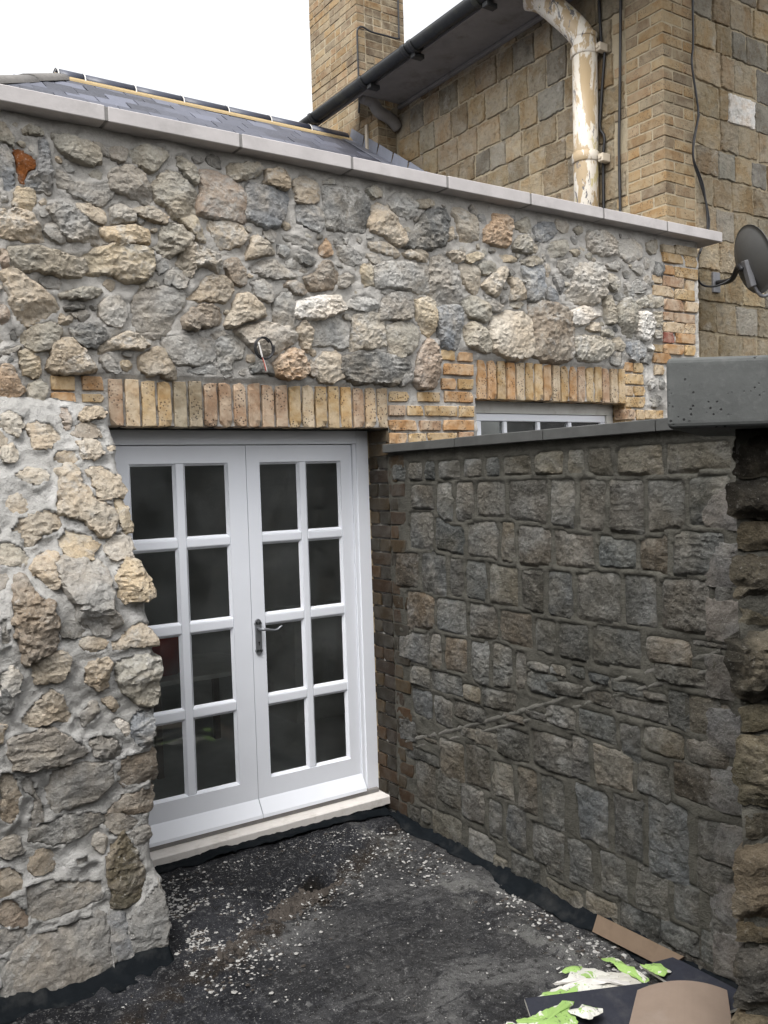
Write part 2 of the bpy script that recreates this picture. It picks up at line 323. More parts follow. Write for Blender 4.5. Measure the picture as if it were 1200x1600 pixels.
# ------------------------------------------------------------------ traced outlines in wall coordinates (metres)
STA = [
("l",[0.813,3.355,0.833,3.359,0.866,3.297,0.859,3.274,0.84,3.281,0.81,3.292]),
("l",[0.903,3.341,0.93,3.372,0.966,3.369,0.986,3.351,0.98,3.334,0.913,3.326]),
("b",[0.809,3.26,0.839,3.26,0.862,3.216,0.858,3.12,0.844,3.086,0.821,3.094,0.813,3.134,0.804,3.159]),
("r",[0.868,3.247,0.884,3.257,0.945,3.231,0.951,3.2,0.914,3.172,0.907,3.128,0.889,3.131,0.88,3.166]),
("b",[0.963,3.296,0.99,3.319,1.006,3.268,1.01,3.112,0.954,3.101,0.911,3.123,0.921,3.162,0.959,3.195]),
("y",[0.872,3.109,0.936,3.095,0.942,3.053,0.927,3.013,0.894,3.009,0.846,3.029,0.86,3.057]),
("l",[1.029,3.353,1.103,3.351,1.191,3.334,1.217,3.294,1.215,3.266,1.176,3.248,1.094,3.262,1.053,3.293]),
("g",[1.054,3.206,1.096,3.185,1.111,3.16,1.194,3.162,1.246,3.181,1.259,3.161,1.248,3.109,1.213,3.081,1.169,3.086,1.093,3.113,1.056,3.13,1.042,3.171]),
("g",[1.197,3.346,1.236,3.347,1.263,3.324,1.262,3.296,1.234,3.302,1.201,3.33]),
("g",[1.275,3.338,1.315,3.345,1.35,3.34,1.349,3.311,1.312,3.277,1.279,3.293]),
("l",[1.37,3.332,1.403,3.361,1.5,3.378,1.529,3.36,1.509,3.316,1.453,3.26,1.423,3.272,1.383,3.294]),
("g",[1.276,3.231,1.347,3.265,1.399,3.251,1.438,3.188,1.448,3.144,1.423,3.117,1.359,3.136,1.278,3.147,1.271,3.185]),
("f",[1.264,3.072,1.316,3.096,1.373,3.059,1.366,3.029,1.324,3.015,1.272,3.008,1.265,3.038]),
("t",[1.118,3.068,1.168,3.075,1.223,3.049,1.232,3.006,1.215,2.992,1.16,3.013,1.133,3.031]),
("g",[1.003,3.019,1.047,3.052,1.096,3.048,1.138,3.01,1.197,2.979,1.235,2.939,1.24,2.914,1.172,2.903,1.156,2.912,1.068,2.907,1.038,2.963]),
("g",[0.985,2.962,1.023,2.983,1.048,2.943,1.06,2.9,1.029,2.886,0.988,2.913,0.973,2.928]),
("t",[0.797,2.99,0.863,3.004,0.928,2.981,0.952,2.931,0.956,2.893,0.893,2.886,0.837,2.884,0.793,2.894]),
("y",[1.231,2.977,1.306,2.993,1.4,2.999,1.422,2.973,1.42,2.927,1.367,2.926,1.274,2.915,1.229,2.938]),
("t",[1.398,3.091,1.458,3.099,1.517,3.061,1.503,3.03,1.461,3.036,1.396,3.05,1.368,3.075]),
("g",[0.8,3.064,0.83,3.053,0.834,3.032,0.813,3.024,0.799,3.032]),
("l",[0.84,2.842,0.944,2.859,1.038,2.843,1.114,2.829,1.123,2.792,1.094,2.75,1.018,2.748,0.981,2.755,0.929,2.755,0.887,2.751,0.852,2.769]),
("y",[1.136,2.837,1.193,2.872,1.273,2.904,1.408,2.902,1.43,2.859,1.421,2.8,1.378,2.761,1.313,2.755,1.251,2.777,1.155,2.767,1.129,2.809]),
("p",[0.79,2.836,0.814,2.823,0.828,2.787,0.822,2.76,0.786,2.741]),
("l",[1.584,3.346,1.616,3.36,1.664,3.312,1.669,3.272,1.658,3.237,1.624,3.258,1.588,3.3]),
("l",[1.473,3.188,1.494,3.238,1.55,3.264,1.605,3.25,1.647,3.203,1.664,3.152,1.662,3.104,1.598,3.078,1.554,3.084,1.513,3.119,1.478,3.154]),
("p",[1.701,3.289,1.753,3.303,1.831,3.285,1.89,3.252,1.908,3.2,1.914,3.115,1.89,3.096,1.745,3.104,1.694,3.109,1.682,3.143,1.698,3.205]),
("l",[1.847,3.361,1.915,3.372,1.983,3.387,2,3.362,1.988,3.329,1.932,3.302,1.891,3.289,1.845,3.306]),
("t",[2.038,3.365,2.13,3.377,2.154,3.343,2.155,3.299,2.119,3.284,2.035,3.293]),
("b",[1.945,3.279,2.013,3.277,2.14,3.265,2.149,3.235,2.114,3.148,2.076,3.099,2.013,3.091,1.938,3.118,1.933,3.166]),
("t",[1.73,3.066,1.796,3.081,1.875,3.073,1.921,3.029,1.899,2.996,1.844,2.965,1.798,2.956,1.759,2.985]),
("y",[1.578,3.063,1.654,3.085,1.672,3.058,1.701,2.978,1.663,2.979,1.626,3.016]),
("l",[1.484,2.998,1.527,3.021,1.589,3.024,1.631,2.987,1.624,2.951,1.572,2.915,1.528,2.884,1.492,2.9,1.45,2.919,1.451,2.93,1.494,2.947]),
("t",[1.573,2.862,1.597,2.906,1.636,2.947,1.686,2.935,1.75,2.906,1.761,2.871,1.746,2.827,1.696,2.858,1.657,2.848,1.643,2.801,1.599,2.818]),
("t",[1.917,2.93,1.955,3.027,1.989,3.026,2.036,2.988,2.06,2.959,1.979,2.934,1.923,2.916]),
("n",[1.801,2.887,1.855,2.905,1.894,2.866,1.901,2.799,1.877,2.785,1.818,2.81]),
("g",[1.935,2.877,2.006,2.915,2.076,2.923,2.125,2.89,2.167,2.876,2.166,2.85,2.101,2.837,2.03,2.837,1.962,2.855]),
("g",[2.005,3.071,2.047,3.083,2.082,3.062,2.066,3.016,2.024,3.024]),
("g",[2.087,3.012,2.137,3.012,2.161,2.989,2.127,2.948,2.088,2.962]),
("g",[1.452,2.832,1.484,2.865,1.52,2.851,1.5,2.814,1.469,2.793]),
("g",[1.499,2.784,1.544,2.836,1.587,2.834,1.624,2.803,1.596,2.752,1.54,2.747,1.504,2.761]),
("l",[1.383,2.744,1.419,2.762,1.468,2.764,1.461,2.74,1.418,2.73,1.381,2.704]),
("t",[0.795,2.715,0.841,2.752,0.886,2.724,0.936,2.686,0.987,2.652,1.012,2.605,0.974,2.586,0.931,2.555,0.878,2.535,0.853,2.555,0.835,2.596,0.826,2.638,0.814,2.69]),
("g",[0.944,2.735,0.991,2.745,1.028,2.721,1.015,2.688,0.978,2.69,0.948,2.708]),
("l",[1.031,2.672,1.075,2.687,1.141,2.71,1.186,2.703,1.202,2.688,1.161,2.662,1.095,2.65,1.046,2.652]),
("f",[1.194,2.636,1.223,2.661,1.281,2.672,1.315,2.652,1.312,2.595,1.281,2.553,1.241,2.55,1.197,2.586]),
("g",[1.071,2.593,1.143,2.61,1.147,2.582,1.129,2.553,1.091,2.567]),
("d",[1.068,2.527,1.101,2.534,1.157,2.549,1.201,2.53,1.216,2.497,1.175,2.455,1.136,2.447,1.092,2.462]),
("g",[1.357,2.679,1.418,2.718,1.503,2.738,1.558,2.737,1.582,2.704,1.574,2.656,1.535,2.617,1.52,2.569,1.495,2.538,1.445,2.517,1.397,2.52,1.369,2.559,1.354,2.621]),
("l",[0.86,2.48,0.903,2.515,0.983,2.543,1.018,2.507,1.006,2.468,0.972,2.433,0.925,2.419,0.884,2.439]),
("y",[0.847,2.41,0.873,2.422,0.914,2.408,0.933,2.365,0.925,2.322,0.904,2.307,0.863,2.319,0.847,2.356]),
("o",[0.768,2.342,0.818,2.339,0.837,2.297,0.86,2.249,0.828,2.227,0.793,2.22,0.762,2.214]),
("l",[0.881,2.266,0.914,2.289,0.95,2.279,0.948,2.235,0.935,2.186,0.903,2.169,0.878,2.195]),
("t",[0.964,2.356,1.005,2.451,1.055,2.476,1.107,2.429,1.159,2.348,1.081,2.336,0.994,2.33]),
("t",[1.197,2.457,1.256,2.494,1.303,2.52,1.35,2.511,1.401,2.468,1.358,2.443,1.289,2.45,1.236,2.436,1.196,2.423]),
("g",[1.178,2.399,1.224,2.418,1.252,2.391,1.278,2.347,1.249,2.334,1.21,2.35]),
("y",[1.286,2.399,1.321,2.389,1.332,2.366,1.307,2.348,1.285,2.364]),
("t",[1.369,2.409,1.418,2.446,1.467,2.46,1.508,2.421,1.524,2.363,1.523,2.333,1.48,2.329,1.456,2.343,1.407,2.335,1.372,2.357]),
("p",[0.78,2.608,0.809,2.594,0.818,2.568,0.806,2.53,0.776,2.517]),
("d",[0.81,2.488,0.831,2.521,0.844,2.469,0.823,2.457]),
("g",[0.792,2.423,0.848,2.437,0.847,2.423,0.821,2.403,0.77,2.379,0.771,2.4]),
("d",[1.045,2.619,1.1,2.634,1.144,2.632,1.121,2.614,1.049,2.597]),
("t",[1.594,2.705,1.646,2.733,1.694,2.804,1.759,2.816,1.811,2.797,1.822,2.749,1.78,2.697,1.728,2.698,1.683,2.695,1.625,2.696]),
("n",[1.584,2.597,1.623,2.648,1.688,2.671,1.746,2.664,1.765,2.635,1.75,2.591,1.684,2.568,1.62,2.555,1.589,2.568]),
("t",[1.796,2.594,1.832,2.658,1.862,2.734,1.909,2.738,1.962,2.693,1.988,2.645,1.918,2.622,1.856,2.592,1.815,2.583]),
("g",[1.932,2.802,1.981,2.826,2.036,2.806,2.043,2.725,2.005,2.722,1.957,2.749]),
("g",[2.061,2.72,2.112,2.762,2.148,2.766,2.167,2.704,2.157,2.613,2.092,2.609,2.05,2.637]),
("g",[1.486,2.491,1.524,2.51,1.618,2.522,1.707,2.51,1.718,2.462,1.703,2.413,1.638,2.398,1.55,2.388,1.514,2.422]),
("g",[1.746,2.5,1.8,2.54,1.86,2.531,1.885,2.496,1.863,2.433,1.822,2.418,1.826,2.351,1.78,2.361,1.749,2.415]),
("f",[1.854,2.562,1.917,2.59,1.993,2.608,2.091,2.602,2.155,2.575,2.153,2.53,2.087,2.494,2.043,2.467,1.96,2.469,1.92,2.504,1.894,2.533]),
("o",[2.086,2.456,2.152,2.492,2.195,2.475,2.23,2.425,2.221,2.386,2.19,2.352,2.124,2.343,2.081,2.355,2.054,2.379,2.048,2.416]),
("g",[1.574,2.359,1.625,2.379,1.69,2.4,1.734,2.384,1.726,2.347,1.649,2.35,1.586,2.348]),
("d",[1.915,2.392,1.965,2.425,2.014,2.44,2.047,2.391,2.046,2.353,1.983,2.37,1.927,2.355]),
("g",[1.709,2.546,1.775,2.562,1.787,2.545,1.733,2.511]),
("t",[2.193,3.33,2.26,3.373,2.297,3.359,2.336,3.32,2.323,3.26,2.284,3.235,2.203,3.237,2.198,3.28]),
("b",[2.203,3.217,2.299,3.231,2.35,3.193,2.339,3.12,2.309,3.103,2.265,3.117,2.206,3.129]),
("d",[2.37,3.319,2.447,3.324,2.541,3.339,2.603,3.308,2.625,3.244,2.606,3.168,2.58,3.138,2.533,3.139,2.439,3.12,2.385,3.133,2.372,3.19,2.375,3.262]),
("t",[2.648,3.227,2.699,3.282,2.765,3.277,2.813,3.216,2.853,3.159,2.855,3.111,2.808,3.092,2.743,3.125,2.661,3.148,2.646,3.173]),
("g",[2.758,3.317,2.818,3.36,2.878,3.369,2.928,3.328,2.935,3.28,2.89,3.247,2.839,3.247,2.79,3.274]),
("l",[2.629,3.359,2.679,3.383,2.727,3.374,2.726,3.34,2.676,3.319,2.644,3.334]),
("d",[2.877,3.107,2.921,3.154,2.976,3.23,3.005,3.283,3.103,3.311,3.157,3.29,3.169,3.249,3.149,3.211,3.133,3.137,3.06,3.108,2.962,3.089,2.902,3.096]),
("t",[3.155,3.204,3.2,3.239,3.202,3.167,3.151,3.15]),
("g",[2.131,3.056,2.196,3.057,2.254,3.039,2.283,3.016,2.245,3.002,2.187,3.018,2.145,3.032]),
("o",[2.336,3.023,2.368,3.072,2.397,3.043,2.403,2.998,2.372,2.981,2.334,2.99]),
("d",[2.185,2.967,2.237,2.979,2.303,2.961,2.295,2.934,2.249,2.913,2.206,2.931]),
("n",[2.24,2.864,2.308,2.896,2.348,2.946,2.393,2.938,2.433,2.89,2.428,2.85,2.381,2.819,2.312,2.803,2.26,2.814]),
("g",[2.445,2.884,2.485,2.908,2.539,2.887,2.538,2.86,2.474,2.831,2.439,2.831]),
("y",[2.581,2.951,2.622,2.969,2.653,2.939,2.662,2.858,2.585,2.851,2.571,2.903]),
("g",[2.687,2.962,2.771,2.992,2.907,2.999,3.002,2.996,3.006,2.862,2.918,2.844,2.824,2.86,2.699,2.855,2.685,2.908]),
("t",[2.634,3.078,2.708,3.093,2.783,3.082,2.823,3.039,2.797,3.022,2.722,3.034,2.657,3.047]),
("t",[2.858,3.056,2.962,3.082,3.023,3.061,3.012,3.018,2.942,3.024,2.874,3.037]),
("n",[2.114,2.801,2.144,2.835,2.187,2.833,2.237,2.793,2.221,2.772,2.177,2.771,2.142,2.791]),
("g",[2.435,3.041,2.513,3.037,2.575,3.004,2.558,2.962,2.494,2.949,2.457,2.991]),
("g",[2.616,3.015,2.673,3.028,2.713,2.999,2.695,2.97,2.639,2.984]),
("l",[2.946,3.345,3.017,3.369,3.069,3.355,3.05,3.325,2.988,3.309,2.945,3.317]),
("l",[2.357,3.366,2.418,3.382,2.448,3.37,2.432,3.355,2.363,3.344]),
("w",[2.182,2.692,2.22,2.746,2.318,2.768,2.409,2.776,2.424,2.744,2.438,2.705,2.375,2.681,2.314,2.66,2.253,2.652,2.187,2.657]),
("g",[2.485,2.722,2.519,2.778,2.615,2.8,2.663,2.77,2.662,2.736,2.628,2.717,2.548,2.714]),
("g",[2.693,2.705,2.713,2.788,2.798,2.83,2.883,2.831,2.898,2.776,2.878,2.698,2.793,2.692,2.709,2.682]),
("y",[2.925,2.785,2.969,2.81,3.039,2.802,3.05,2.718,3.043,2.654,3.015,2.623,2.971,2.642,2.938,2.696]),
("t",[2.193,2.616,2.23,2.631,2.266,2.582,2.26,2.536,2.243,2.49,2.204,2.52,2.184,2.564]),
("g",[2.279,2.635,2.336,2.655,2.413,2.661,2.466,2.628,2.47,2.535,2.414,2.506,2.377,2.53,2.323,2.524,2.278,2.515,2.274,2.57]),
("t",[2.522,2.665,2.587,2.697,2.685,2.698,2.707,2.645,2.708,2.549,2.654,2.536,2.572,2.525,2.508,2.511,2.498,2.544,2.519,2.585]),
("l",[2.74,2.64,2.792,2.664,2.886,2.671,2.927,2.632,2.916,2.561,2.862,2.509,2.81,2.493,2.752,2.517,2.734,2.578]),
("d",[2.459,2.462,2.555,2.487,2.669,2.496,2.785,2.485,2.843,2.467,2.824,2.41,2.789,2.367,2.737,2.338,2.647,2.349,2.533,2.338,2.471,2.369,2.457,2.402]),
("t",[2.294,2.441,2.344,2.482,2.406,2.486,2.434,2.421,2.44,2.368,2.393,2.353,2.331,2.338,2.294,2.356]),
("n",[2.232,2.399,2.26,2.452,2.282,2.427,2.275,2.362,2.242,2.367]),
("g",[2.806,2.368,2.841,2.411,2.885,2.434,2.874,2.357,2.812,2.327]),
("p",[2.918,2.386,2.931,2.499,2.995,2.573,3.039,2.561,3.076,2.478,3.068,2.385,3.031,2.334,2.942,2.338]),
("b",[3.065,2.761,3.193,2.786,3.238,2.768,3.234,2.645,3.203,2.563,3.13,2.566,3.095,2.6,3.071,2.691]),
("g",[3.048,3.029,3.121,3.058,3.184,3.043,3.218,2.961,3.224,2.875,3.222,2.817,3.147,2.8,3.039,2.802,3.024,2.857,3.045,2.951]),
("t",[3.213,3.333,3.288,3.344,3.371,3.29,3.377,3.196,3.309,3.173,3.253,3.174,3.247,3.252,3.221,3.291]),
("o",[3.503,3.344,3.587,3.348,3.626,3.316,3.618,3.248,3.601,3.182,3.531,3.178,3.444,3.189,3.436,3.247,3.496,3.299]),
("l",[3.656,3.305,3.708,3.342,3.77,3.366,3.79,3.323,3.783,3.276,3.726,3.269,3.686,3.294]),
("b",[3.831,3.313,3.896,3.356,3.971,3.354,4.002,3.319,3.979,3.278,3.902,3.237,3.839,3.245]),
("l",[3.652,3.192,3.715,3.245,3.798,3.255,3.848,3.208,3.837,3.176,3.763,3.148,3.661,3.163]),
("l",[3.923,3.201,3.989,3.248,4.077,3.266,4.098,3.221,4.074,3.187,3.996,3.155,3.943,3.165]),
("t",[3.149,3.09,3.214,3.104,3.259,3.088,3.258,3.059,3.22,3.037,3.176,3.064]),
("y",[3.297,3.085,3.364,3.121,3.416,3.098,3.382,3.072,3.324,3.051,3.286,3.055]),
("y",[3.549,3.12,3.629,3.129,3.689,3.098,3.628,3.084,3.577,3.086]),
("l",[3.72,3.109,3.783,3.139,3.867,3.133,3.866,3.102,3.791,3.079,3.73,3.088]),
("t",[3.248,3.022,3.324,3.044,3.37,3.02,3.378,2.969,3.365,2.888,3.327,2.884,3.281,2.916,3.255,2.979]),
("l",[3.381,3.05,3.439,3.071,3.507,3.056,3.506,3.019,3.437,2.994,3.389,3]),
("t",[3.405,2.935,3.475,2.994,3.556,3.039,3.595,3.028,3.563,2.965,3.531,2.888,3.49,2.869,3.443,2.902]),
("t",[3.624,2.986,3.675,2.984,3.745,2.937,3.733,2.883,3.681,2.867,3.62,2.873,3.632,2.927]),
("b",[3.728,3.057,3.844,3.084,3.897,3.075,3.885,2.904,3.784,2.879,3.754,2.907,3.767,2.985]),
("t",[3.909,3.107,3.963,3.12,3.949,3.049,3.927,3.024,3.907,3.052]),
("b",[3.923,2.922,3.958,2.98,4,2.937,4.031,2.893,3.987,2.873,3.922,2.891]),
("b",[3.971,3.051,4.047,3.051,4.067,2.974,4.043,2.933,4.011,2.961]),
("l",[3.259,2.828,3.336,2.856,3.43,2.82,3.457,2.77,3.417,2.723,3.331,2.739,3.276,2.778]),
("g",[3.413,2.892,3.49,2.847,3.548,2.822,3.527,2.79,3.477,2.779,3.44,2.828]),
("l",[3.619,2.85,3.68,2.863,3.721,2.844,3.679,2.817,3.628,2.821]),
("q",[3.475,2.712,3.566,2.771,3.698,2.789,3.769,2.748,3.763,2.579,3.71,2.531,3.598,2.533,3.489,2.557,3.477,2.631]),
("n",[3.793,2.827,3.9,2.858,4.051,2.839,4.093,2.779,4.097,2.574,4.041,2.539,3.91,2.533,3.794,2.566,3.777,2.68]),
("l",[3.272,2.662,3.33,2.709,3.396,2.677,3.442,2.606,3.44,2.547,3.372,2.551,3.297,2.576,3.27,2.618]),
("f",[4.146,3.005,4.16,3.078,4.24,3.126,4.368,3.14,4.401,3.078,4.41,2.982,4.337,2.902,4.221,2.901,4.109,2.907,4.088,2.953]),
("w",[4.129,2.837,4.232,2.87,4.395,2.891,4.422,2.828,4.334,2.813,4.216,2.756,4.115,2.757]),
("t",[4.25,2.743,4.332,2.781,4.39,2.752,4.366,2.726,4.284,2.725]),
("l",[4.421,2.95,4.468,2.954,4.502,2.9,4.535,2.803,4.439,2.78,4.417,2.86]),
("l",[4.563,2.896,4.638,2.952,4.699,2.907,4.708,2.79,4.668,2.721,4.594,2.733,4.548,2.812]),
("w",[4.735,2.86,4.812,2.882,4.875,2.853,4.872,2.751,4.806,2.7,4.743,2.709,4.72,2.783]),
("l",[4.389,2.728,4.449,2.748,4.52,2.72,4.472,2.7,4.4,2.7]),
("l",[4.14,2.663,4.237,2.685,4.388,2.687,4.47,2.651,4.444,2.592,4.371,2.547,4.266,2.534,4.186,2.546,4.143,2.592]),
("l",[4.495,2.685,4.581,2.707,4.604,2.65,4.578,2.615,4.493,2.619]),
("g",[4.48,2.577,4.565,2.606,4.594,2.541,4.538,2.514,4.478,2.528]),
("b",[4.641,2.669,4.755,2.692,4.804,2.653,4.777,2.584,4.7,2.563,4.651,2.603]),
("w",[4.817,2.654,4.87,2.682,4.894,2.632,4.88,2.606]),
("l",[4.437,3.098,4.521,3.09,4.543,3.035,4.518,2.991,4.458,3.019,4.436,3.049]),
("g",[4.704,3.058,4.768,3.098,4.818,3.069,4.816,3.018,4.727,3.002]),
("g",[4.617,3.05,4.667,3.071,4.699,2.991,4.688,2.956,4.639,2.986]),
("l",[4.712,2.933,4.815,2.993,4.826,2.917,4.736,2.902]),
("l",[4.847,2.995,4.893,3.008,4.89,2.923,4.851,2.919]),
("l",[4.905,2.983,4.984,2.999,4.995,2.94,4.916,2.925]),
("l",[4.895,2.88,4.994,2.896,4.998,2.819,4.925,2.788]),
("l",[4.892,2.773,4.99,2.771,4.988,2.724,4.897,2.718]),
("f",[4.294,3.341,4.458,3.369,4.552,3.307,4.526,3.239,4.406,3.217,4.302,3.245]),
("f",[4.577,3.319,4.701,3.35,4.788,3.31,4.772,3.233,4.647,3.202,4.587,3.245]),
("g",[4.452,3.165,4.548,3.192,4.621,3.166,4.546,3.126,4.474,3.135]),
("l",[4.146,3.346,4.226,3.38,4.237,3.349,4.201,3.313]),
("l",[4.12,3.216,4.187,3.232,4.22,3.204,4.174,3.175]),
("g",[4.017,3.126,4.106,3.159,4.138,3.1,4.125,3.043,4.048,3.075]),
("g",[4.707,3.159,4.771,3.182,4.821,3.154,4.769,3.123]),
("d",[4.953,2.446,5,2.456,4.997,2.378,4.951,2.377]),
("g",[4.835,2.425,4.901,2.444,4.912,2.384,4.847,2.374])]
STP = [
("q",[0.748,2.108,0.783,2.154,0.827,2.126,0.833,2.086,0.792,2.057,0.76,2.08]),
("t",[0.854,2.086,0.889,2.104,0.941,2.093,0.971,2.046,0.946,2.029,0.905,2.006,0.867,2.001,0.857,2.035]),
("p",[0.994,2.163,1.022,2.169,1.039,2.128,1.022,2.081,0.996,2.093]),
("t",[1.074,2.135,1.108,2.177,1.15,2.184,1.18,2.154,1.159,2.13,1.118,2.12,1.083,2.114]),
("n",[1.034,2.058,1.064,2.099,1.116,2.106,1.145,2.076,1.134,2.052,1.093,2.043,1.048,2.046]),
("t",[1.046,2.005,1.074,2.034,1.114,2.034,1.135,1.999,1.124,1.964,1.078,1.953,1.052,1.97]),
("t",[0.93,1.955,0.961,1.983,1.01,1.982,1.027,1.948,1.008,1.931,0.955,1.938]),
("t",[1.068,1.885,1.093,1.907,1.143,1.9,1.173,1.871,1.204,1.829,1.19,1.795,1.144,1.791,1.098,1.787,1.092,1.821,1.081,1.861]),
("t",[0.957,1.876,0.994,1.909,1.033,1.874,1.037,1.823,1.075,1.783,1.116,1.759,1.133,1.73,1.119,1.68,1.086,1.649,1.05,1.662,1.018,1.702,0.967,1.721,0.932,1.766,0.953,1.804]),
("y",[1.155,1.757,1.186,1.773,1.212,1.726,1.212,1.658,1.179,1.635,1.165,1.683]),
("t",[0.748,1.668,0.784,1.714,0.831,1.717,0.864,1.736,0.904,1.724,0.914,1.68,0.884,1.655,0.841,1.642,0.816,1.612,0.787,1.619,0.772,1.656]),
("q",[0.781,1.891,0.824,1.912,0.881,1.905,0.899,1.877,0.847,1.846,0.799,1.869]),
("q",[0.733,2.001,0.776,2.018,0.798,1.99,0.773,1.952,0.737,1.952]),
("t",[1.152,1.999,1.183,2.01,1.212,2.007,1.191,1.987,1.172,1.981]),
("y",[0.914,1.609,0.947,1.655,0.987,1.641,1.032,1.617,1.05,1.594,1.014,1.554,0.974,1.541,0.935,1.555]),
("f",[1.082,1.565,1.113,1.612,1.162,1.637,1.191,1.607,1.191,1.536,1.14,1.532,1.104,1.542]),
("t",[0.79,1.519,0.828,1.562,0.88,1.569,0.881,1.522,0.862,1.453,0.837,1.455,0.813,1.483,0.791,1.499]),
("n",[0.71,1.433,0.735,1.464,0.771,1.447,0.779,1.412,0.829,1.376,0.842,1.315,0.831,1.256,0.797,1.221,0.737,1.204,0.721,1.225,0.706,1.32,0.708,1.379]),
("g",[0.887,1.502,0.923,1.524,0.984,1.515,1.045,1.505,1.065,1.451,1.049,1.364,1.077,1.33,1.074,1.304,1.006,1.271,0.981,1.279,0.95,1.323,0.932,1.386,0.9,1.44]),
("y",[1.118,1.467,1.161,1.506,1.201,1.509,1.212,1.465,1.228,1.421,1.216,1.385,1.182,1.378,1.12,1.373,1.109,1.411]),
("l",[0.687,1.613,0.718,1.621,0.754,1.598,0.778,1.566,0.764,1.542,0.725,1.544,0.676,1.543]),
("t",[0.928,1.229,0.951,1.247,1.002,1.24,1.025,1.217,1.007,1.194,0.97,1.185,0.94,1.202]),
("t",[1.056,1.208,1.113,1.237,1.156,1.269,1.193,1.26,1.219,1.209,1.217,1.182,1.162,1.19,1.107,1.186,1.07,1.185]),
("t",[0.75,1.167,0.785,1.197,0.844,1.2,0.873,1.17,0.865,1.12,0.819,1.101,0.771,1.113,0.753,1.136]),
("t",[0.939,1.088,0.973,1.141,1.01,1.151,1.04,1.126,1.022,1.086,1.025,1.049,0.983,1.039]),
("l",[1.066,1.117,1.11,1.132,1.181,1.133,1.224,1.111,1.219,1.019,1.194,0.963,1.144,0.971,1.088,1.023,1.074,1.068]),
("f",[0.631,1.144,0.673,1.153,0.695,1.13,0.688,1.086,0.654,1.056,0.627,1.066]),
("g",[0.646,1.332,0.671,1.348,0.673,1.265,0.638,1.25]),
("t",[0.704,0.965,0.752,1.014,0.809,1.052,0.838,1.021,0.861,0.964,0.855,0.938,0.794,0.949,0.733,0.939]),
("g",[0.671,0.898,0.736,0.907,0.797,0.906,0.856,0.863,0.911,0.809,0.863,0.797,0.826,0.778,0.76,0.786,0.686,0.791,0.674,0.845]),
("g",[0.94,0.847,0.994,0.853,1.041,0.817,1.055,0.77,1.011,0.762,0.958,0.789]),
("t",[1.001,0.989,1.034,1,1.06,0.963,1.048,0.948,1.026,0.952]),
("w",[1.03,0.913,1.079,0.904,1.094,0.863,1.086,0.831,1.06,0.858]),
("n",[1.065,0.735,1.11,0.748,1.184,0.744,1.185,0.654,1.128,0.644,1.072,0.655,1.057,0.692]),
("g",[0.798,0.736,0.861,0.755,0.988,0.739,1.001,0.671,0.934,0.625,0.854,0.616,0.812,0.605,0.794,0.657]),
("t",[0.612,0.775,0.655,0.761,0.672,0.71,0.658,0.62,0.633,0.605,0.605,0.632]),
("g",[0.683,0.734,0.718,0.737,0.748,0.641,0.756,0.596,0.715,0.58,0.706,0.603,0.724,0.662,0.691,0.69]),
("n",[1.011,0.553,1.058,0.597,1.126,0.605,1.171,0.6,1.168,0.544,1.138,0.518,1.066,0.535,1.01,0.526]),
("d",[0.749,0.556,0.842,0.571,0.946,0.552,0.955,0.517,0.878,0.488,0.795,0.482,0.722,0.515]),
("g",[0.968,0.547,1.066,0.529,1.107,0.487,1.06,0.465,1.016,0.46,0.987,0.504]),
("g",[0.913,0.95,0.952,0.986,0.989,0.969,0.965,0.93,0.922,0.91]),
("b",[1.106,0.894,1.141,0.916,1.187,0.908,1.188,0.812,1.135,0.793,1.104,0.839]),
("d",[0.628,1.091,0.657,1.092,0.669,1.038,0.653,1.01,0.624,1.01]),
("m",[0.983,0.36,1.049,0.447,1.075,0.4,1.11,0.31,1.112,0.269,1.088,0.207,0.993,0.211,0.992,0.256]),
("g",[0.697,0.341,0.773,0.343,0.865,0.313,0.921,0.303,0.927,0.245,0.847,0.229,0.753,0.223,0.701,0.248]),
("t",[0.593,0.428,0.624,0.431,0.664,0.394,0.661,0.351,0.629,0.344,0.587,0.339]),
("p",[0.585,0.313,0.627,0.318,0.67,0.257,0.667,0.216,0.581,0.246]),
("g",[0.664,0.147,0.784,0.163,0.906,0.161,0.922,0.115,0.923,-0.008,0.816,-0.017,0.708,-0.023,0.609,-0.027,0.616,0.092]),
("b",[0.963,0.161,1.022,0.161,1.034,0.042,1.022,-0.001,0.965,0.005,0.965,0.092]),
("g",[1.051,0.121,1.107,0.17,1.162,0.21,1.175,0.174,1.179,0.086,1.167,0.009,1.055,-0.016,1.047,0.049]),
("g",[0.579,0.225,0.66,0.207,0.661,0.167,0.572,0.153]),
("f",[0.849,0.4,0.895,0.411,0.91,0.39,0.893,0.383,0.848,0.389]),
("g",[0.57,0.134,0.611,0.093,0.599,-0.023,0.553,-0.024])]
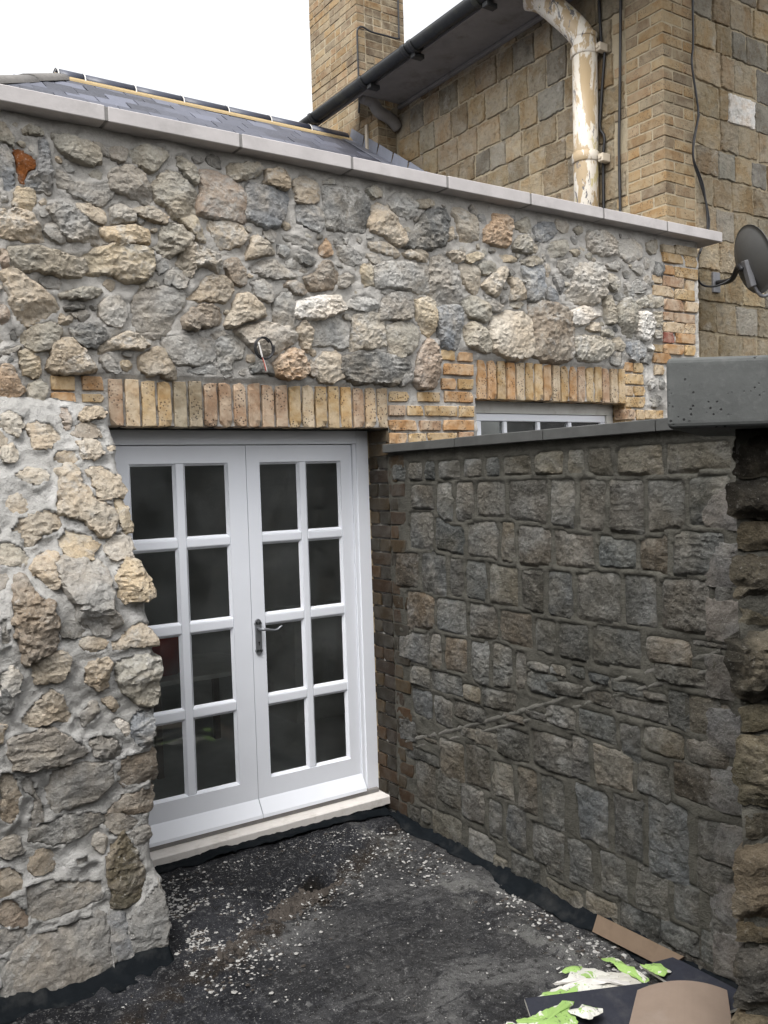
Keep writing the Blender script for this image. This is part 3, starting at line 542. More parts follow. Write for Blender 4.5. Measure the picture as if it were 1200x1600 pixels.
STB = [
("d",[3.964,1.908,3.908,1.907,3.853,1.907,3.85,1.861,3.858,1.814,3.913,1.814,3.969,1.814,3.972,1.861]),
("d",[3.815,1.907,3.76,1.906,3.705,1.906,3.702,1.86,3.71,1.814,3.764,1.814,3.82,1.814,3.823,1.861]),
("d",[3.668,1.906,3.63,1.906,3.592,1.906,3.589,1.86,3.596,1.814,3.634,1.814,3.673,1.815,3.676,1.86]),
("d",[3.555,1.905,3.475,1.905,3.397,1.905,3.394,1.859,3.401,1.814,3.479,1.814,3.559,1.815,3.562,1.86]),
("d",[3.361,1.905,3.295,1.906,3.23,1.908,3.227,1.864,3.234,1.819,3.299,1.817,3.366,1.815,3.368,1.86]),
("d",[3.195,1.908,3.151,1.91,3.108,1.911,3.105,1.867,3.112,1.824,3.155,1.822,3.199,1.821,3.202,1.865]),
("l",[3.074,1.911,2.984,1.914,2.897,1.916,2.894,1.869,2.9,1.823,2.987,1.825,3.077,1.825,3.08,1.868]),
("l",[2.864,1.916,2.782,1.918,2.703,1.919,2.701,1.869,2.707,1.819,2.786,1.821,2.868,1.823,2.87,1.87]),
("l",[2.672,1.919,2.63,1.919,2.588,1.92,2.586,1.868,2.591,1.816,2.633,1.817,2.675,1.818,2.677,1.869]),
("l",[2.557,1.92,2.493,1.921,2.431,1.921,2.43,1.867,2.435,1.812,2.497,1.814,2.56,1.816,2.562,1.868]),
("l",[2.402,1.921,2.295,1.922,2.193,1.924,2.192,1.865,2.196,1.806,2.298,1.809,2.405,1.812,2.407,1.867]),
("l",[2.165,1.923,2.032,1.923,1.908,1.922,1.907,1.872,1.91,1.823,2.035,1.815,2.168,1.807,2.17,1.865]),
("g",[3.792,1.793,3.701,1.793,3.613,1.794,3.611,1.73,3.619,1.666,3.708,1.666,3.799,1.667,3.801,1.73]),
("g",[3.576,1.793,3.516,1.793,3.457,1.793,3.456,1.701,3.466,1.609,3.525,1.612,3.584,1.643,3.585,1.718]),
("g",[3.421,1.793,3.36,1.794,3.3,1.796,3.299,1.712,3.308,1.628,3.368,1.613,3.43,1.608,3.431,1.701]),
("g",[3.265,1.797,3.167,1.8,3.073,1.804,3.072,1.718,3.08,1.632,3.174,1.635,3.272,1.637,3.273,1.717]),
("g",[3.039,1.804,2.92,1.802,2.806,1.8,2.805,1.705,2.813,1.61,2.927,1.62,3.046,1.63,3.047,1.717]),
("g",[2.774,1.798,2.707,1.797,2.642,1.796,2.641,1.695,2.648,1.595,2.714,1.602,2.781,1.609,2.781,1.704]),
("g",[2.611,1.794,2.544,1.793,2.478,1.791,2.478,1.69,2.485,1.588,2.55,1.589,2.617,1.592,2.618,1.693]),
("g",[2.448,1.79,2.366,1.788,2.287,1.787,2.286,1.685,2.292,1.583,2.372,1.585,2.455,1.587,2.455,1.689]),
("d",[2.258,1.786,2.177,1.784,2.1,1.789,2.099,1.703,2.104,1.616,2.182,1.602,2.263,1.588,2.264,1.687]),
("d",[2.072,1.79,1.987,1.796,1.906,1.801,1.905,1.713,1.91,1.625,1.991,1.623,2.076,1.621,2.077,1.706]),
("g",[3.817,1.646,3.723,1.646,3.631,1.645,3.63,1.554,3.64,1.461,3.732,1.46,3.827,1.458,3.828,1.552]),
("d",[3.595,1.63,3.485,1.589,3.377,1.59,3.375,1.515,3.384,1.441,3.491,1.451,3.603,1.463,3.604,1.546]),
("g",[3.341,1.598,3.235,1.615,3.133,1.613,3.132,1.525,3.141,1.437,3.242,1.44,3.348,1.441,3.35,1.519]),
("l",[3.099,1.612,3.058,1.608,3.017,1.605,3.016,1.516,3.024,1.427,3.065,1.43,3.107,1.434,3.107,1.523]),
("g",[2.983,1.602,2.885,1.595,2.791,1.587,2.79,1.507,2.796,1.426,2.891,1.424,2.99,1.424,2.991,1.513]),
("g",[2.759,1.584,2.647,1.573,2.54,1.567,2.538,1.503,2.544,1.438,2.651,1.429,2.764,1.427,2.765,1.506]),
("d",[2.509,1.566,2.418,1.564,2.33,1.562,2.328,1.503,2.333,1.444,2.421,1.442,2.513,1.441,2.515,1.503]),
("n",[2.301,1.561,2.236,1.57,2.173,1.581,2.172,1.508,2.177,1.435,2.239,1.44,2.304,1.445,2.306,1.503]),
("g",[2.145,1.586,2.035,1.599,1.93,1.603,1.93,1.527,1.934,1.451,2.038,1.442,2.149,1.434,2.15,1.51]),
("n",[3.96,1.431,3.86,1.436,3.763,1.438,3.762,1.346,3.773,1.253,3.87,1.248,3.97,1.243,3.971,1.337]),
("g",[3.725,1.439,3.623,1.441,3.525,1.434,3.525,1.335,3.535,1.235,3.634,1.232,3.735,1.251,3.736,1.345]),
("g",[3.489,1.429,3.442,1.424,3.395,1.42,3.394,1.33,3.403,1.24,3.45,1.239,3.498,1.237,3.499,1.333]),
("d",[3.359,1.419,3.29,1.419,3.223,1.418,3.223,1.327,3.231,1.235,3.298,1.237,3.367,1.241,3.368,1.33]),
("l",[3.189,1.417,3.094,1.411,3.003,1.403,3.002,1.317,3.01,1.231,3.101,1.232,3.196,1.234,3.197,1.326]),
("d",[2.97,1.4,2.902,1.401,2.836,1.403,2.836,1.31,2.843,1.215,2.909,1.221,2.977,1.228,2.978,1.314]),
("b",[2.804,1.404,2.734,1.405,2.666,1.406,2.665,1.311,2.672,1.214,2.741,1.209,2.811,1.213,2.811,1.308]),
("d",[2.634,1.408,2.518,1.418,2.407,1.421,2.407,1.322,2.413,1.223,2.524,1.221,2.641,1.217,2.641,1.312]),
("g",[2.378,1.42,2.302,1.422,2.23,1.417,2.23,1.321,2.235,1.225,2.308,1.225,2.383,1.224,2.384,1.322]),
("g",[2.202,1.414,2.1,1.415,2.002,1.422,2.002,1.326,2.007,1.229,2.104,1.225,2.207,1.226,2.207,1.32]),
("g",[1.975,1.424,1.942,1.428,1.909,1.431,1.909,1.334,1.913,1.236,1.946,1.234,1.98,1.232,1.98,1.328]),
("n",[3.869,1.227,3.752,1.233,3.642,1.212,3.641,1.132,3.65,1.05,3.763,1.038,3.88,1.027,3.88,1.126]),
("g",[3.605,1.212,3.49,1.216,3.379,1.22,3.378,1.135,3.387,1.048,3.498,1.048,3.613,1.051,3.614,1.131]),
("g",[3.344,1.218,3.248,1.213,3.155,1.212,3.153,1.137,3.161,1.061,3.254,1.056,3.351,1.051,3.353,1.134]),
("n",[3.12,1.211,3.02,1.209,2.924,1.201,2.923,1.126,2.93,1.05,3.026,1.056,3.127,1.063,3.128,1.136]),
("d",[2.891,1.197,2.834,1.192,2.778,1.187,2.777,1.115,2.783,1.042,2.839,1.045,2.897,1.048,2.898,1.122]),
("g",[2.746,1.186,2.665,1.192,2.587,1.198,2.586,1.119,2.592,1.038,2.67,1.039,2.751,1.041,2.753,1.113]),
("g",[2.556,1.198,2.433,1.201,2.318,1.202,2.317,1.13,2.322,1.057,2.438,1.048,2.561,1.041,2.562,1.119]),
("b",[3.954,0.998,3.824,1.011,3.701,1.024,3.699,0.939,3.709,0.852,3.833,0.853,3.962,0.854,3.964,0.925]),
("g",[3.663,1.027,3.622,1.029,3.582,1.028,3.581,0.943,3.591,0.856,3.631,0.855,3.672,0.853,3.673,0.939]),
("n",[3.545,1.027,3.46,1.026,3.378,1.028,3.377,0.947,3.386,0.864,3.468,0.861,3.553,0.858,3.554,0.942]),
("g",[3.343,1.029,3.279,1.033,3.217,1.037,3.216,0.935,3.226,0.831,3.288,0.827,3.351,0.853,3.351,0.941]),
("d",[3.182,1.038,3.12,1.04,3.061,1.036,3.06,0.944,3.068,0.85,3.129,0.843,3.19,0.836,3.191,0.937]),
("g",[3.027,1.033,2.995,1.031,2.964,1.029,2.963,0.947,2.97,0.863,3.002,0.859,3.034,0.855,3.035,0.944])]
STB2 = [
("g",[3.694,3.852,0.727,0.838]),
("d",[3.418,3.679,0.734,0.837]),
("l",[3.285,3.414,0.731,0.81]),
("b",[3.684,3.847,0.576,0.717]),
("g",[3.514,3.659,0.571,0.704]),
("d",[3.265,3.495,0.635,0.715]),
("d",[3.042,3.269,0.727,0.822]),
("b",[3.83,3.976,0.418,0.536]),
("g",[2.824,2.956,0.953,0.997]),
("g",[2.718,2.81,0.961,1.002]),
("d",[2.768,2.949,0.853,0.949]),
("g",[2.991,3.128,0.691,0.732]),
("g",[2.842,2.975,0.737,0.78]),
("g",[3.33,3.467,0.544,0.604]),
("g",[3.183,3.331,0.533,0.611]),
("d",[2.964,3.178,0.525,0.66]),
("g",[3.641,3.811,0.45,0.484]),
("g",[3.429,3.619,0.308,0.505]),
("g",[3.236,3.412,0.322,0.512]),
("g",[3.66,3.838,0.113,0.336]),
("d",[3.468,3.647,0.168,0.338]),
("f",[3.073,3.209,0.318,0.49]),
("b",[3.285,3.459,0.134,0.311]),
("g",[2.905,3.037,0.3,0.499]),
("d",[2.748,2.886,0.282,0.503]),
("d",[3.639,3.92,0.327,0.396]),
("g",[2.693,2.934,0.528,0.698]),
("f",[2.08,2.277,1.093,1.193]),
("g",[2.017,2.245,1.029,1.101]),
("g",[1.926,2.069,1.179,1.208]),
("g",[1.928,1.996,1.052,1.158]),
("g",[2.714,2.81,0.954,0.996]),
("d",[2.613,2.69,0.966,1.013]),
("b",[2.478,2.587,0.959,1.006]),
("g",[2.293,2.462,0.945,0.999]),
("g",[2.455,2.598,0.872,0.931]),
("g",[2.197,2.448,0.862,0.934]),
("d",[2.103,2.189,0.858,0.997]),
("l",[1.967,2.096,0.865,1]),
("f",[1.922,1.964,0.856,0.994]),
("g",[2.195,2.301,0.947,0.978]),
("g",[2.664,2.842,0.734,0.832]),
("d",[2.455,2.643,0.725,0.838]),
("b",[2.324,2.427,0.691,0.825]),
("l",[2.127,2.303,0.746,0.844]),
("g",[1.931,2.107,0.746,0.834]),
("b",[2.602,2.698,0.545,0.716]),
("f",[2.369,2.563,0.548,0.709]),
("d",[2.192,2.338,0.559,0.703]),
("d",[2.619,2.847,0.877,0.939]),
("n",[1.966,2.174,0.603,0.734]),
("g",[3.154,3.246,0.11,0.288]),
("b",[2.99,3.121,0.111,0.3]),
("l",[3.464,3.707,-0.038,0.105]),
("g",[3.211,3.405,-0.026,0.093]),
("d",[2.908,3.101,-0.034,0.086]),
("g",[2.754,2.946,0.093,0.274]),
("l",[3.123,3.226,-0.042,0.028]),
("d",[3.817,3.906,-0.006,0.074]),
("g",[3.724,3.803,0.016,0.085]),
("b",[2.5,2.669,0.293,0.514]),
("g",[2.324,2.471,0.289,0.53]),
("b",[2.107,2.294,0.269,0.561]),
("g",[1.918,2.065,0.409,0.562]),
("g",[1.921,2.072,0.279,0.409]),
("d",[2.756,2.874,0.062,0.263]),
("g",[2.594,2.728,0.076,0.264]),
("g",[2.402,2.546,0.105,0.272]),
("d",[2.2,2.363,0.102,0.28]),
("d",[2.064,2.179,0.128,0.281]),
("g",[1.911,2.017,0.086,0.268]),
("l",[2.658,2.861,-0.058,0.049]),
("l",[2.464,2.632,-0.03,0.072]),
("d",[2.248,2.449,-0.014,0.103]),
("d",[2.074,2.242,0.016,0.115]),
("d",[1.913,2.061,0.018,0.137]),
("d",[2.191,2.345,-0.075,0.008]),
("d",[2.048,2.177,-0.081,0.018])]
BRK = [
("y",0.974,1.074,2.256,2.317),
("o",1.107,1.199,2.26,2.322),
("o",0.971,1.076,2.193,2.246),
("y",1.104,1.199,2.207,2.243),
("y",3.1,3.197,2.488,2.546),
("o",3.224,3.328,2.487,2.538),
("o",3.111,3.33,2.407,2.47),
("o",3.099,3.204,2.323,2.384),
("y",3.223,3.331,2.327,2.385),
("y",2.74,2.87,2.247,2.301),
("y",2.931,3.082,2.251,2.304),
("o",3.119,3.324,2.252,2.313),
("p",2.737,2.842,2.17,2.226),
("y",2.859,2.963,2.172,2.226),
("y",2.981,3.203,2.171,2.228),
("y",3.217,3.326,2.168,2.232),
("o",2.734,2.917,2.091,2.146),
("p",2.943,3.085,2.091,2.145),
("o",3.104,3.323,2.092,2.151),
("o",2.732,2.844,2.017,2.075),
("y",2.862,2.975,2.02,2.073),
("y",2.993,3.198,2.02,2.077),
("p",3.212,3.32,2.019,2.082),
("o",4.611,4.699,2.488,2.544),
("y",4.707,4.802,2.481,2.545),
("y",4.615,4.8,2.403,2.471),
("w",4.612,4.693,2.326,2.389),
("y",4.706,4.814,2.329,2.39),
("y",4.61,4.814,2.251,2.319),
("p",4.603,4.713,2.17,2.236),
("y",4.728,4.802,2.17,2.235),
("y",4.815,4.992,2.176,2.234),
("y",4.907,5,2.631,2.679),
("o",5.017,5.232,2.623,2.69),
("y",5.247,5.353,2.623,2.694),
("o",4.905,5.094,2.556,2.621),
("w",4.916,5.011,2.475,2.54),
("o",5.15,5.355,2.704,2.771),
("r",5.015,5.125,2.698,2.768),
("w",5.017,5.237,2.77,2.841),
("w",5.245,5.356,2.772,2.845),
("p",5.02,5.12,2.85,2.907),
("p",5.134,5.351,2.845,2.907),
("p",5.022,5.235,2.92,2.996),
("w",5.253,5.361,2.925,2.994),
("w",4.909,5.133,3.01,3.078),
("y",5.148,5.353,3.002,3.075),
("p",5.027,5.244,3.081,3.151),
("w",5.271,5.355,3.074,3.142),
("o",5.03,5.137,3.163,3.224),
("y",5.148,5.364,3.154,3.225),
("y",5.032,5.236,3.247,3.309),
("y",5.249,5.366,3.237,3.31),
("w",4.916,5.012,3.094,3.143),
("l",5.028,5.149,3.311,3.363),
("l",5.162,5.369,3.313,3.375)]
EDGE = [[1.154, 2.203], [1.192, 2.171], [1.195, 2.09], [1.195, 1.998], [1.188, 1.776], [1.177, 1.588], [1.181, 1.51], [1.207, 1.381], [1.201, 1.203], [1.216, 1.097], [1.195, 0.917], [1.181, 0.737], [1.169, 0.557], [1.15, 0.359], [1.173, 0.228], [1.164, -0.001]]

# ------------------------------------------------------------------ stones
def resample(poly, step, nmin, nmax, corner=2):
    P = np.array(poly, float)
    for _ in range(corner):                               # corner cutting
        Q = np.roll(P, -1, 0); P = np.stack([P * .86 + Q * .14, P * .14 + Q * .86], 1).reshape(-1, 2)
    Q = np.roll(P, -1, 0); L = np.linalg.norm(Q - P, axis=1); cum = np.concatenate([[0], np.cumsum(L)])
    n = int(np.clip(cum[-1] / step, nmin, nmax)); s = np.arange(n) / n * cum[-1]
    PX = np.concatenate([P, P[:1]]); return np.stack([np.interp(s, cum, PX[:, 0]), np.interp(s, cum, PX[:, 1])], 1)
def stone(name, poly, S, h, mat, parent, seed, color, skirt=.035, rough=1.0, corner=1, tilt=1.0, jag=.006, step=.0085, sharp=.075, grow=1.0, flat=True):
    rng = np.random.default_rng(seed)
    B = resample(poly, step, 18, 84, corner); n = len(B)
    c = B.mean(0); B = c + (B - c) * grow
    d = B - c; rad = np.linalg.norm(d, axis=1, keepdims=True); Rm = rad.mean()
    wob = fbm(np.stack([B[:, 0], B[:, 1], np.full(n, seed * 3.7)], 1), 42, seed, 3)[:, None]
    B = c + d * (1 + jag * 1.6 * wob / np.maximum(rad, .02))
    # grid of surface points inside the outline, joined by triangulation
    lo, hi = B.min(0), B.max(0); gs = max(step * 1.05, math.sqrt((hi[0] - lo[0]) * (hi[1] - lo[1]) / 520))
    gu, gv = np.meshgrid(np.arange(lo[0], hi[0] + gs, gs), np.arange(lo[1], hi[1] + gs, gs * .87)); gu = gu + (np.arange(gu.shape[0]) % 2)[:, None] * gs * .5
    G = np.stack([gu.ravel(), gv.ravel()], 1) + rng.uniform(-.28, .28, (gu.size, 2)) * gs
    dm = np.full(len(G), 9.); ins = np.zeros(len(G), bool)
    for a, b in zip(B, np.roll(B, -1, 0)):
        ab = b - a; t = np.clip(((G - a) @ ab) / max(ab @ ab, 1e-9), 0, 1); dm = np.minimum(dm, np.hypot(*(G - a - t[:, None] * ab).T))
        ins ^= ((a[1] > G[:, 1]) != (b[1] > G[:, 1])) & (G[:, 0] < (b[0] - a[0]) * (G[:, 1] - a[1]) / (b[1] - a[1] + 1e-12) + a[0])
    dm0 = min(.006, Rm * .12); k = ins & (dm > dm0 * 1.35); G = G[k]; dg = dm[k]
    r1 = c + (B - c) * (1 - dm0 / np.maximum(rad, .01))
    from mathutils.geometry import delaunay_2d_cdt
    pts2 = [Vector(q) for q in np.concatenate([B, r1, G])]
    vo, eo, fo, *_ = delaunay_2d_cdt(pts2, [(q, (q + 1) % n) for q in range(n)], [list(range(n))], 1, 1e-7)
    U = np.array([tuple(q) for q in vo]); dd = np.full(len(U), 9.)
    for a, b in zip(B, np.roll(B, -1, 0)):
        ab = b - a; t = np.clip(((U - a) @ ab) / max(ab @ ab, 1e-9), 0, 1); dd = np.minimum(dd, np.hypot(*(U - a - t[:, None] * ab).T))
    E = dd / max(Rm, .01)
    e = sstep(-.01, sharp, E)
    prof = e * .93 + .07 * np.clip(E / .6, 0, 1)
    q = (U - c) / max(Rm, .01)
    pl = []                                               # fractured facets: lowest of a few tilted planes
    for k in range(5):
        a = rng.uniform(0, 2 * math.pi); g = (rng.uniform(.05, .42) if k < 3 else rng.uniform(.7, 1.5)) * tilt
        pl.append(1 + (rng.uniform(0, .3) if k < 3 else rng.uniform(.25, .7)) + g * (q[:, 0] * math.cos(a) + q[:, 1] * math.sin(a)))
    pl.append(1.05 - .18 * tilt * q[:, 1])
    fac = np.clip(np.min(pl, 0), .25, 1.25)
    P3 = np.stack([U[:, 0], U[:, 1], np.full(len(U), seed * 1.37)], 1)
    st = rng.uniform(-.6, .6); Ps = np.stack([U[:, 0] * .45 + U[:, 1] * st, U[:, 1] * 1.7 - U[:, 0] * st, P3[:, 2]], 1)
    ka = rng.uniform(.10, .24); nz = fbm(P3, 10, seed, 2) * .11 - np.abs(fbm(Ps, rng.uniform(15, 30), seed + 5, 3)) * ka + .07 + fbm(P3, 80, seed + 9, 2) * rng.uniform(.05, .12)
    H = h * prof * np.maximum(.12, fac + nz * rough * 1.25)
    H[dd < 1e-6] = 0.0
    nb = len(U); bi = list(range(n)); base = [i_ for i_ in bi]
    Ub = np.concatenate([U, c + (U[:n] - c) * 1.02]); Hb = np.concatenate([H, np.full(n, -skirt)])
    V = S(Ub[:, 0], Ub[:, 1], Hb)
    F = [tuple(f) for f in fo] + [(nb + q_, nb + (q_ + 1) % n, (q_ + 1) % n, q_) for q_ in range(n)]
    A2 = sum(B[i_, 0] * B[(i_ + 1) % n, 1] - B[(i_ + 1) % n, 0] * B[i_, 1] for i_ in range(n))
    o3 = S(c[:1], c[1:], np.array([0.]))[0]
    me = mesh_py(name, V - o3, F, not flat)
    return link(name, me, mat, parent, o3, color=color)
def rectpoly(u0, u1, v0, v1, rng, j=.006):
    pts = []
    um, vm = (u0 + u1) / 2, (v0 + v1) / 2
    for (u, v) in ((u0, v0), (um, v0), (u1, v0), (u1, vm), (u1, v1), (um, v1), (u0, v1), (u0, vm)):
        pts.append((u + rng.uniform(-j, j), v + rng.uniform(-j, j)))
    return pts
def pairs(L): return [(L[i], L[i + 1]) for i in range(0, len(L), 2)]
def dist_field(U, V, polys, reach=.05):
    """signed distance to the nearest stone outline: negative inside"""
    D = np.full(U.shape, reach)
    for p in polys:
        P = np.array(p); lo = P.min(0) - reach; hi = P.max(0) + reach
        k = np.where((U >= lo[0]) & (U <= hi[0]) & (V >= lo[1]) & (V <= hi[1]))[0]
        if not len(k): continue
        u, v = U[k], V[k]; dm = np.full(len(k), 9.); ins = np.zeros(len(k), bool)
        for a, b in zip(P, np.roll(P, -1, 0)):
            ab = b - a; t = np.clip(((u - a[0]) * ab[0] + (v - a[1]) * ab[1]) / max(ab @ ab, 1e-9), 0, 1)
            dm = np.minimum(dm, np.hypot(u - a[0] - t * ab[0], v - a[1] - t * ab[1]))
            cr = ((a[1] > v) != (b[1] > v)) & (u < (b[0] - a[0]) * (v - a[1]) / (b[1] - a[1] + 1e-12) + a[0]); ins ^= cr
        D[k] = np.minimum(D[k], np.where(ins, -dm, dm))
    return D
def mortar_sheet(name, S, u0, u1, v0, v1, du, polys, mat, parent, holes=(), amp=.010, smear=.010, seed=1, extra=None, lift=0.0):
    nu, nv = int((u1 - u0) / du) + 1, int((v1 - v0) / du) + 1
    uu, vv = np.meshgrid(np.linspace(u0, u1, nu), np.linspace(v0, v1, nv)); U, V = uu.ravel(), vv.ravel()
    D = dist_field(U, V, polys)
    P3 = np.stack([U, V, np.full(len(U), seed * 2.3)], 1)
    H = fbm(P3, 9, seed, 3) * amp + fbm(P3, 38, seed + 3, 3) * amp * .75
    H += lift + smear * np.exp(-np.clip(D, 0, 1) / .018) * (1 + .9 * fbm(P3, 16, seed + 8, 2))
    H = np.where(D < -.006, np.maximum(-.02, H - .02), H)
    if extra is not None: H = H + extra(U, V)
    X = S(U, V, H); F = []
    keep = np.ones((nv, nu), bool)
    for i in range(nv - 1):
        for j in range(nu - 1):
            cu, cv = u0 + (j + .5) / (nu - 1) * (u1 - u0), v0 + (i + .5) / (nv - 1) * (v1 - v0)
            if any(a < cu < b and c < cv < d for a, b, c, d in holes): continue
            a = i * nu + j; F.append((a, a + 1, a + nu + 1, a + nu))
    return link(name, mesh_py(name, X, F), mat, parent)

# bricks: a few shared meshes, laid by scaling
def brick_mesh(seed, nx=8, nz=3):
    """unit brick 1 x 1 x 1 seen from -Y: x,z in -.5...5, front at y=0, back at y=1"""
    rng = np.random.default_rng(seed); xs = np.concatenate([[-.5], np.linspace(-.482, .482, nx), [.5]]); zs = np.concatenate([[-.5], np.linspace(-.445, .445, nz), [.5]])
    X, Z = np.meshgrid(xs, zs); P = np.stack([X.ravel(), np.zeros(X.size), Z.ravel()], 1); n = len(xs); m = len(zs)
    edge = (np.abs(P[:, 0]) > .49) | (np.abs(P[:, 2]) > .49)
    Q = P * [2.2, 1, .8]
    P[:, 1] = np.where(edge, .035, 0) + fbm(Q + seed * 7.1, 3.5, seed, 3) * .028
    P[:, 0] += fbm(Q + 3.3, 4, seed + 1, 2) * .010 * (np.abs(P[:, 0]) > .45); P[:, 2] += fbm(Q + 9.3, 4, seed + 2, 2) * .035 * (np.abs(P[:, 2]) > .4)
    for (cx, cz) in ((-.5, -.5), (.5, -.5), (-.5, .5), (.5, .5)):
        if rng.random() < .3:
            k = np.hypot((P[:, 0] - cx) * 2, P[:, 2] - cz) < .22; P[k, 1] += .1; P[k, 0] -= cx * .05; P[k, 2] -= cz * .07
    V = list(P); F = []
    for i in range(m - 1):
        for j in range(n - 1): a = i * n + j; F.append((a, a + 1, a + n + 1, a + n))
    ring = [j for j in range(n)] + [i * n + n - 1 for i in range(1, m)] + [(m - 1) * n + j for j in range(n - 2, -1, -1)] + [i * n for i in range(m - 2, 0, -1)]
    b0 = len(V)
    for r in ring: V.append(np.array([P[r, 0], 1., P[r, 2]]))
    k = len(ring)
    for j in range(k): F.append((ring[(j + 1) % k], ring[j], b0 + j, b0 + (j + 1) % k))
    me = mesh_py('brick', V, F, False)
    return me
BM = [brick_mesh(s) for s in range(14)]
for me in BM: me.materials.append(M['brick'])
BMD = []
for s in range(6):
    me = BM[s].copy(); me.materials.clear(); me.materials.append(M['brick_dark']); BMD.append(me)
def cheap_brick(seed):
    rng = np.random.default_rng(seed); bm = bmesh.new(); bmesh.ops.create_cube(bm, size=1)
    bmesh.ops.bevel(bm, geom=list(bm.edges), offset=.05, segments=1, affect='EDGES')
    for v in bm.verts: v.co += Vector((rng.uniform(-.012, .012), rng.uniform(-.03, .03), rng.uniform(-.04, .04)))
    me = mesh_bm('brick', bm); me.materials.append(M['brick_house']); return me
CB = [cheap_brick(s) for s in range(16)]
RR = random.Random(11)
def lay(parent, x0, x1, z0, z1, front, depth, color, ms=BM, vertical=False, axis='y'):
    """brick with its face at y=front (axis y, seen from -Y) or at x=front (axis x, seen from -X)"""
    me = RR.choice(ms); L, H = x1 - x0, z1 - z0
    cu, cv = (x0 + x1) / 2, (z0 + z1) / 2; f = front - RR.uniform(0, .005)
    if axis == 'y':
        rot = Matrix.Identity(3); loc = (cu, f, cv)
    else:
        rot = Matrix.Rotation(-math.pi / 2, 3, 'Z'); loc = (f, cu, cv)
    if vertical:
        rot = rot @ Matrix.Rotation(RR.choice((1, -1)) * math.pi / 2, 3, 'Y'); L, H = H, L
    else: rot = rot @ Matrix.Rotation(RR.choice((0, 1)) * math.pi, 3, 'Y')
    return link('brick', me, None, parent, loc, rot.to_euler(), (L, depth, H), color)

# ================================================================== GROUND
def gz(x, y):
    """height of the felt roof deck: rises a little to the door sill"""
    x = np.asarray(x, float); y = np.asarray(y, float)
    z = -.055 + .055 * sstep(3.45, 4.08, y) * (1 - .5 * sstep(2.3, 2.7, x))
    z = z - .10 * np.exp(-(((x - 2.0) * math.cos(.25) + (y - 3.60) * math.sin(.25)) / .105) ** 6 - (((y - 3.60) * math.cos(.25) - (x - 2.0) * math.sin(.25)) / .05) ** 6)   # outlet pocket
    s = (y - 3.5) - (x - 1.985) * .36                      # lap line of the felt sheets
    z = z + .010 * (np.tanh((s + .05) / .02)) * (x < 2.45)
    s2 = (y - 2.96) - (x - 1.985) * .25
    z = z + .006 * np.tanh(s2 / .015)
    s3 = x - 2.52 + .05 * np.sin(y * 3)
    z = z + .018 * np.exp(-(s3 / .035) ** 2) * (y < 3.9)
    return z
gx = np.concatenate([[-40, -15, -6, -2, -.5], np.arange(.3, 3.0, .02), [3.4, 5, 9, 20, 45]])
gy = np.concatenate([[-40, -15, -5, -1, .6], np.arange(1.2, 4.3, .02), [4.6, 6, 10, 20, 45]])
GX, GY = np.meshgrid(gx, gy); gU, gV = GX.ravel(), GY.ravel()
P3 = np.stack([gU, gV, np.zeros(len(gU))], 1)
near = (gU > .2) & (gU < 3.05) & (gV > 1.1) & (gV < 4.35)
GZ = gz(gU, gV) + np.where(near, fbm(P3, 5, 3, 3) * .008 + fbm(P3, 28, 9, 3) * .005, 0)
nu = len(gx); GF = [(i * nu + j, i * nu + j + 1, (i + 1) * nu + j + 1, (i + 1) * nu + j) for i in range(len(gy) - 1) for j in range(nu - 1)]
ground = link('ground', mesh_py('ground', np.stack([gU, gV, GZ], 1), GF), M['ground']); tag(ground, kind='structure')

# ================================================================== RUBBLE WALL (with the door and the window)
D = 4.01; DOOR = (1.15, 2.726, -.2, 2.108); WIN = (3.35, 4.628, 1.3, 2.28)
wall = thing('rubble_wall', 'long pale rubble stone wall with concrete coping and yellow brick lintels above the french doors', 'wall', (3, D, 0))
SA_ = lambda u, v, h: np.stack([u, D - h, v], 1)
polyA = [pairs(p) for c, p in STA]; gr = lambda p, k: np.array(p).mean(0) + (np.array(p) - np.array(p).mean(0)) * k
brick_area = [(b[1] - .01, b[2] + .01, b[3] - .01, b[4] + .01) for b in BRK]
def exA(U, V):
    r = np.zeros(len(U))
    for (a, b, c, d) in ((.98, 2.74, 2.10, 2.325), (2.72, 3.36, 1.5, 2.35), (3.34, 4.63, 2.27, 2.50)):
        k = (U > a) & (U < b) & (V > c) & (V < d); r[k] = -.016
    for (a, b, c, d) in brick_area:
        k = (U > a - .012) & (U < b + .012) & (V > c - .012) & (V < d + .012); r[k] = -.014
    return r
bm = bmesh.new()
for b in ((-2.2, 1.15, D + .03, D + .30, -.3, 3.415), (1.15, 2.726, D + .03, D + .30, 2.12, 3.415), (2.73, 3.35, D + .03, D + .30, -.3, 3.415),
          (3.35, 4.628, D + .03, D + .30, 2.29, 3.415), (3.35, 4.628, D + .03, D + .30, -.3, 1.3), (4.632, 5.30, D + .03, D + .30, -.3, 3.415), (5.30, 5.385, D + .03, D + .18, -.3, 3.415)):
    box_bm(bm, *b)
o = link('wall_core', mesh_bm('wall_core', bm), M['mortar'], wall)
mortar_sheet('mortar_face', SA_, -2.2, 5.392, -.3, 3.416, .0135, [gr(p, 1.2) for p in polyA], M['mortar'], wall, holes=(DOOR, WIN, (-3, .62, -1, 4), (2.74, 5.0, -1, 1.8)), amp=.011, smear=.010, seed=4, extra=exA, lift=.004)
for (h) in ((-2.2, .62, -.3, 3.432),):
    pass
box('mortar_face', -2.2, .625, D - .002, D + .03, -.3, 3.43, M['mortar'], wall)
box('mortar_face', 2.74, 5.0, D + .004, D + .03, -.3, 1.85, M['mortar'], wall)
box('mortar_end', 5.386, 5.392, D - .003, D + .18, -.3, 3.43, M['mortar'], wall)
rg = random.Random(3)
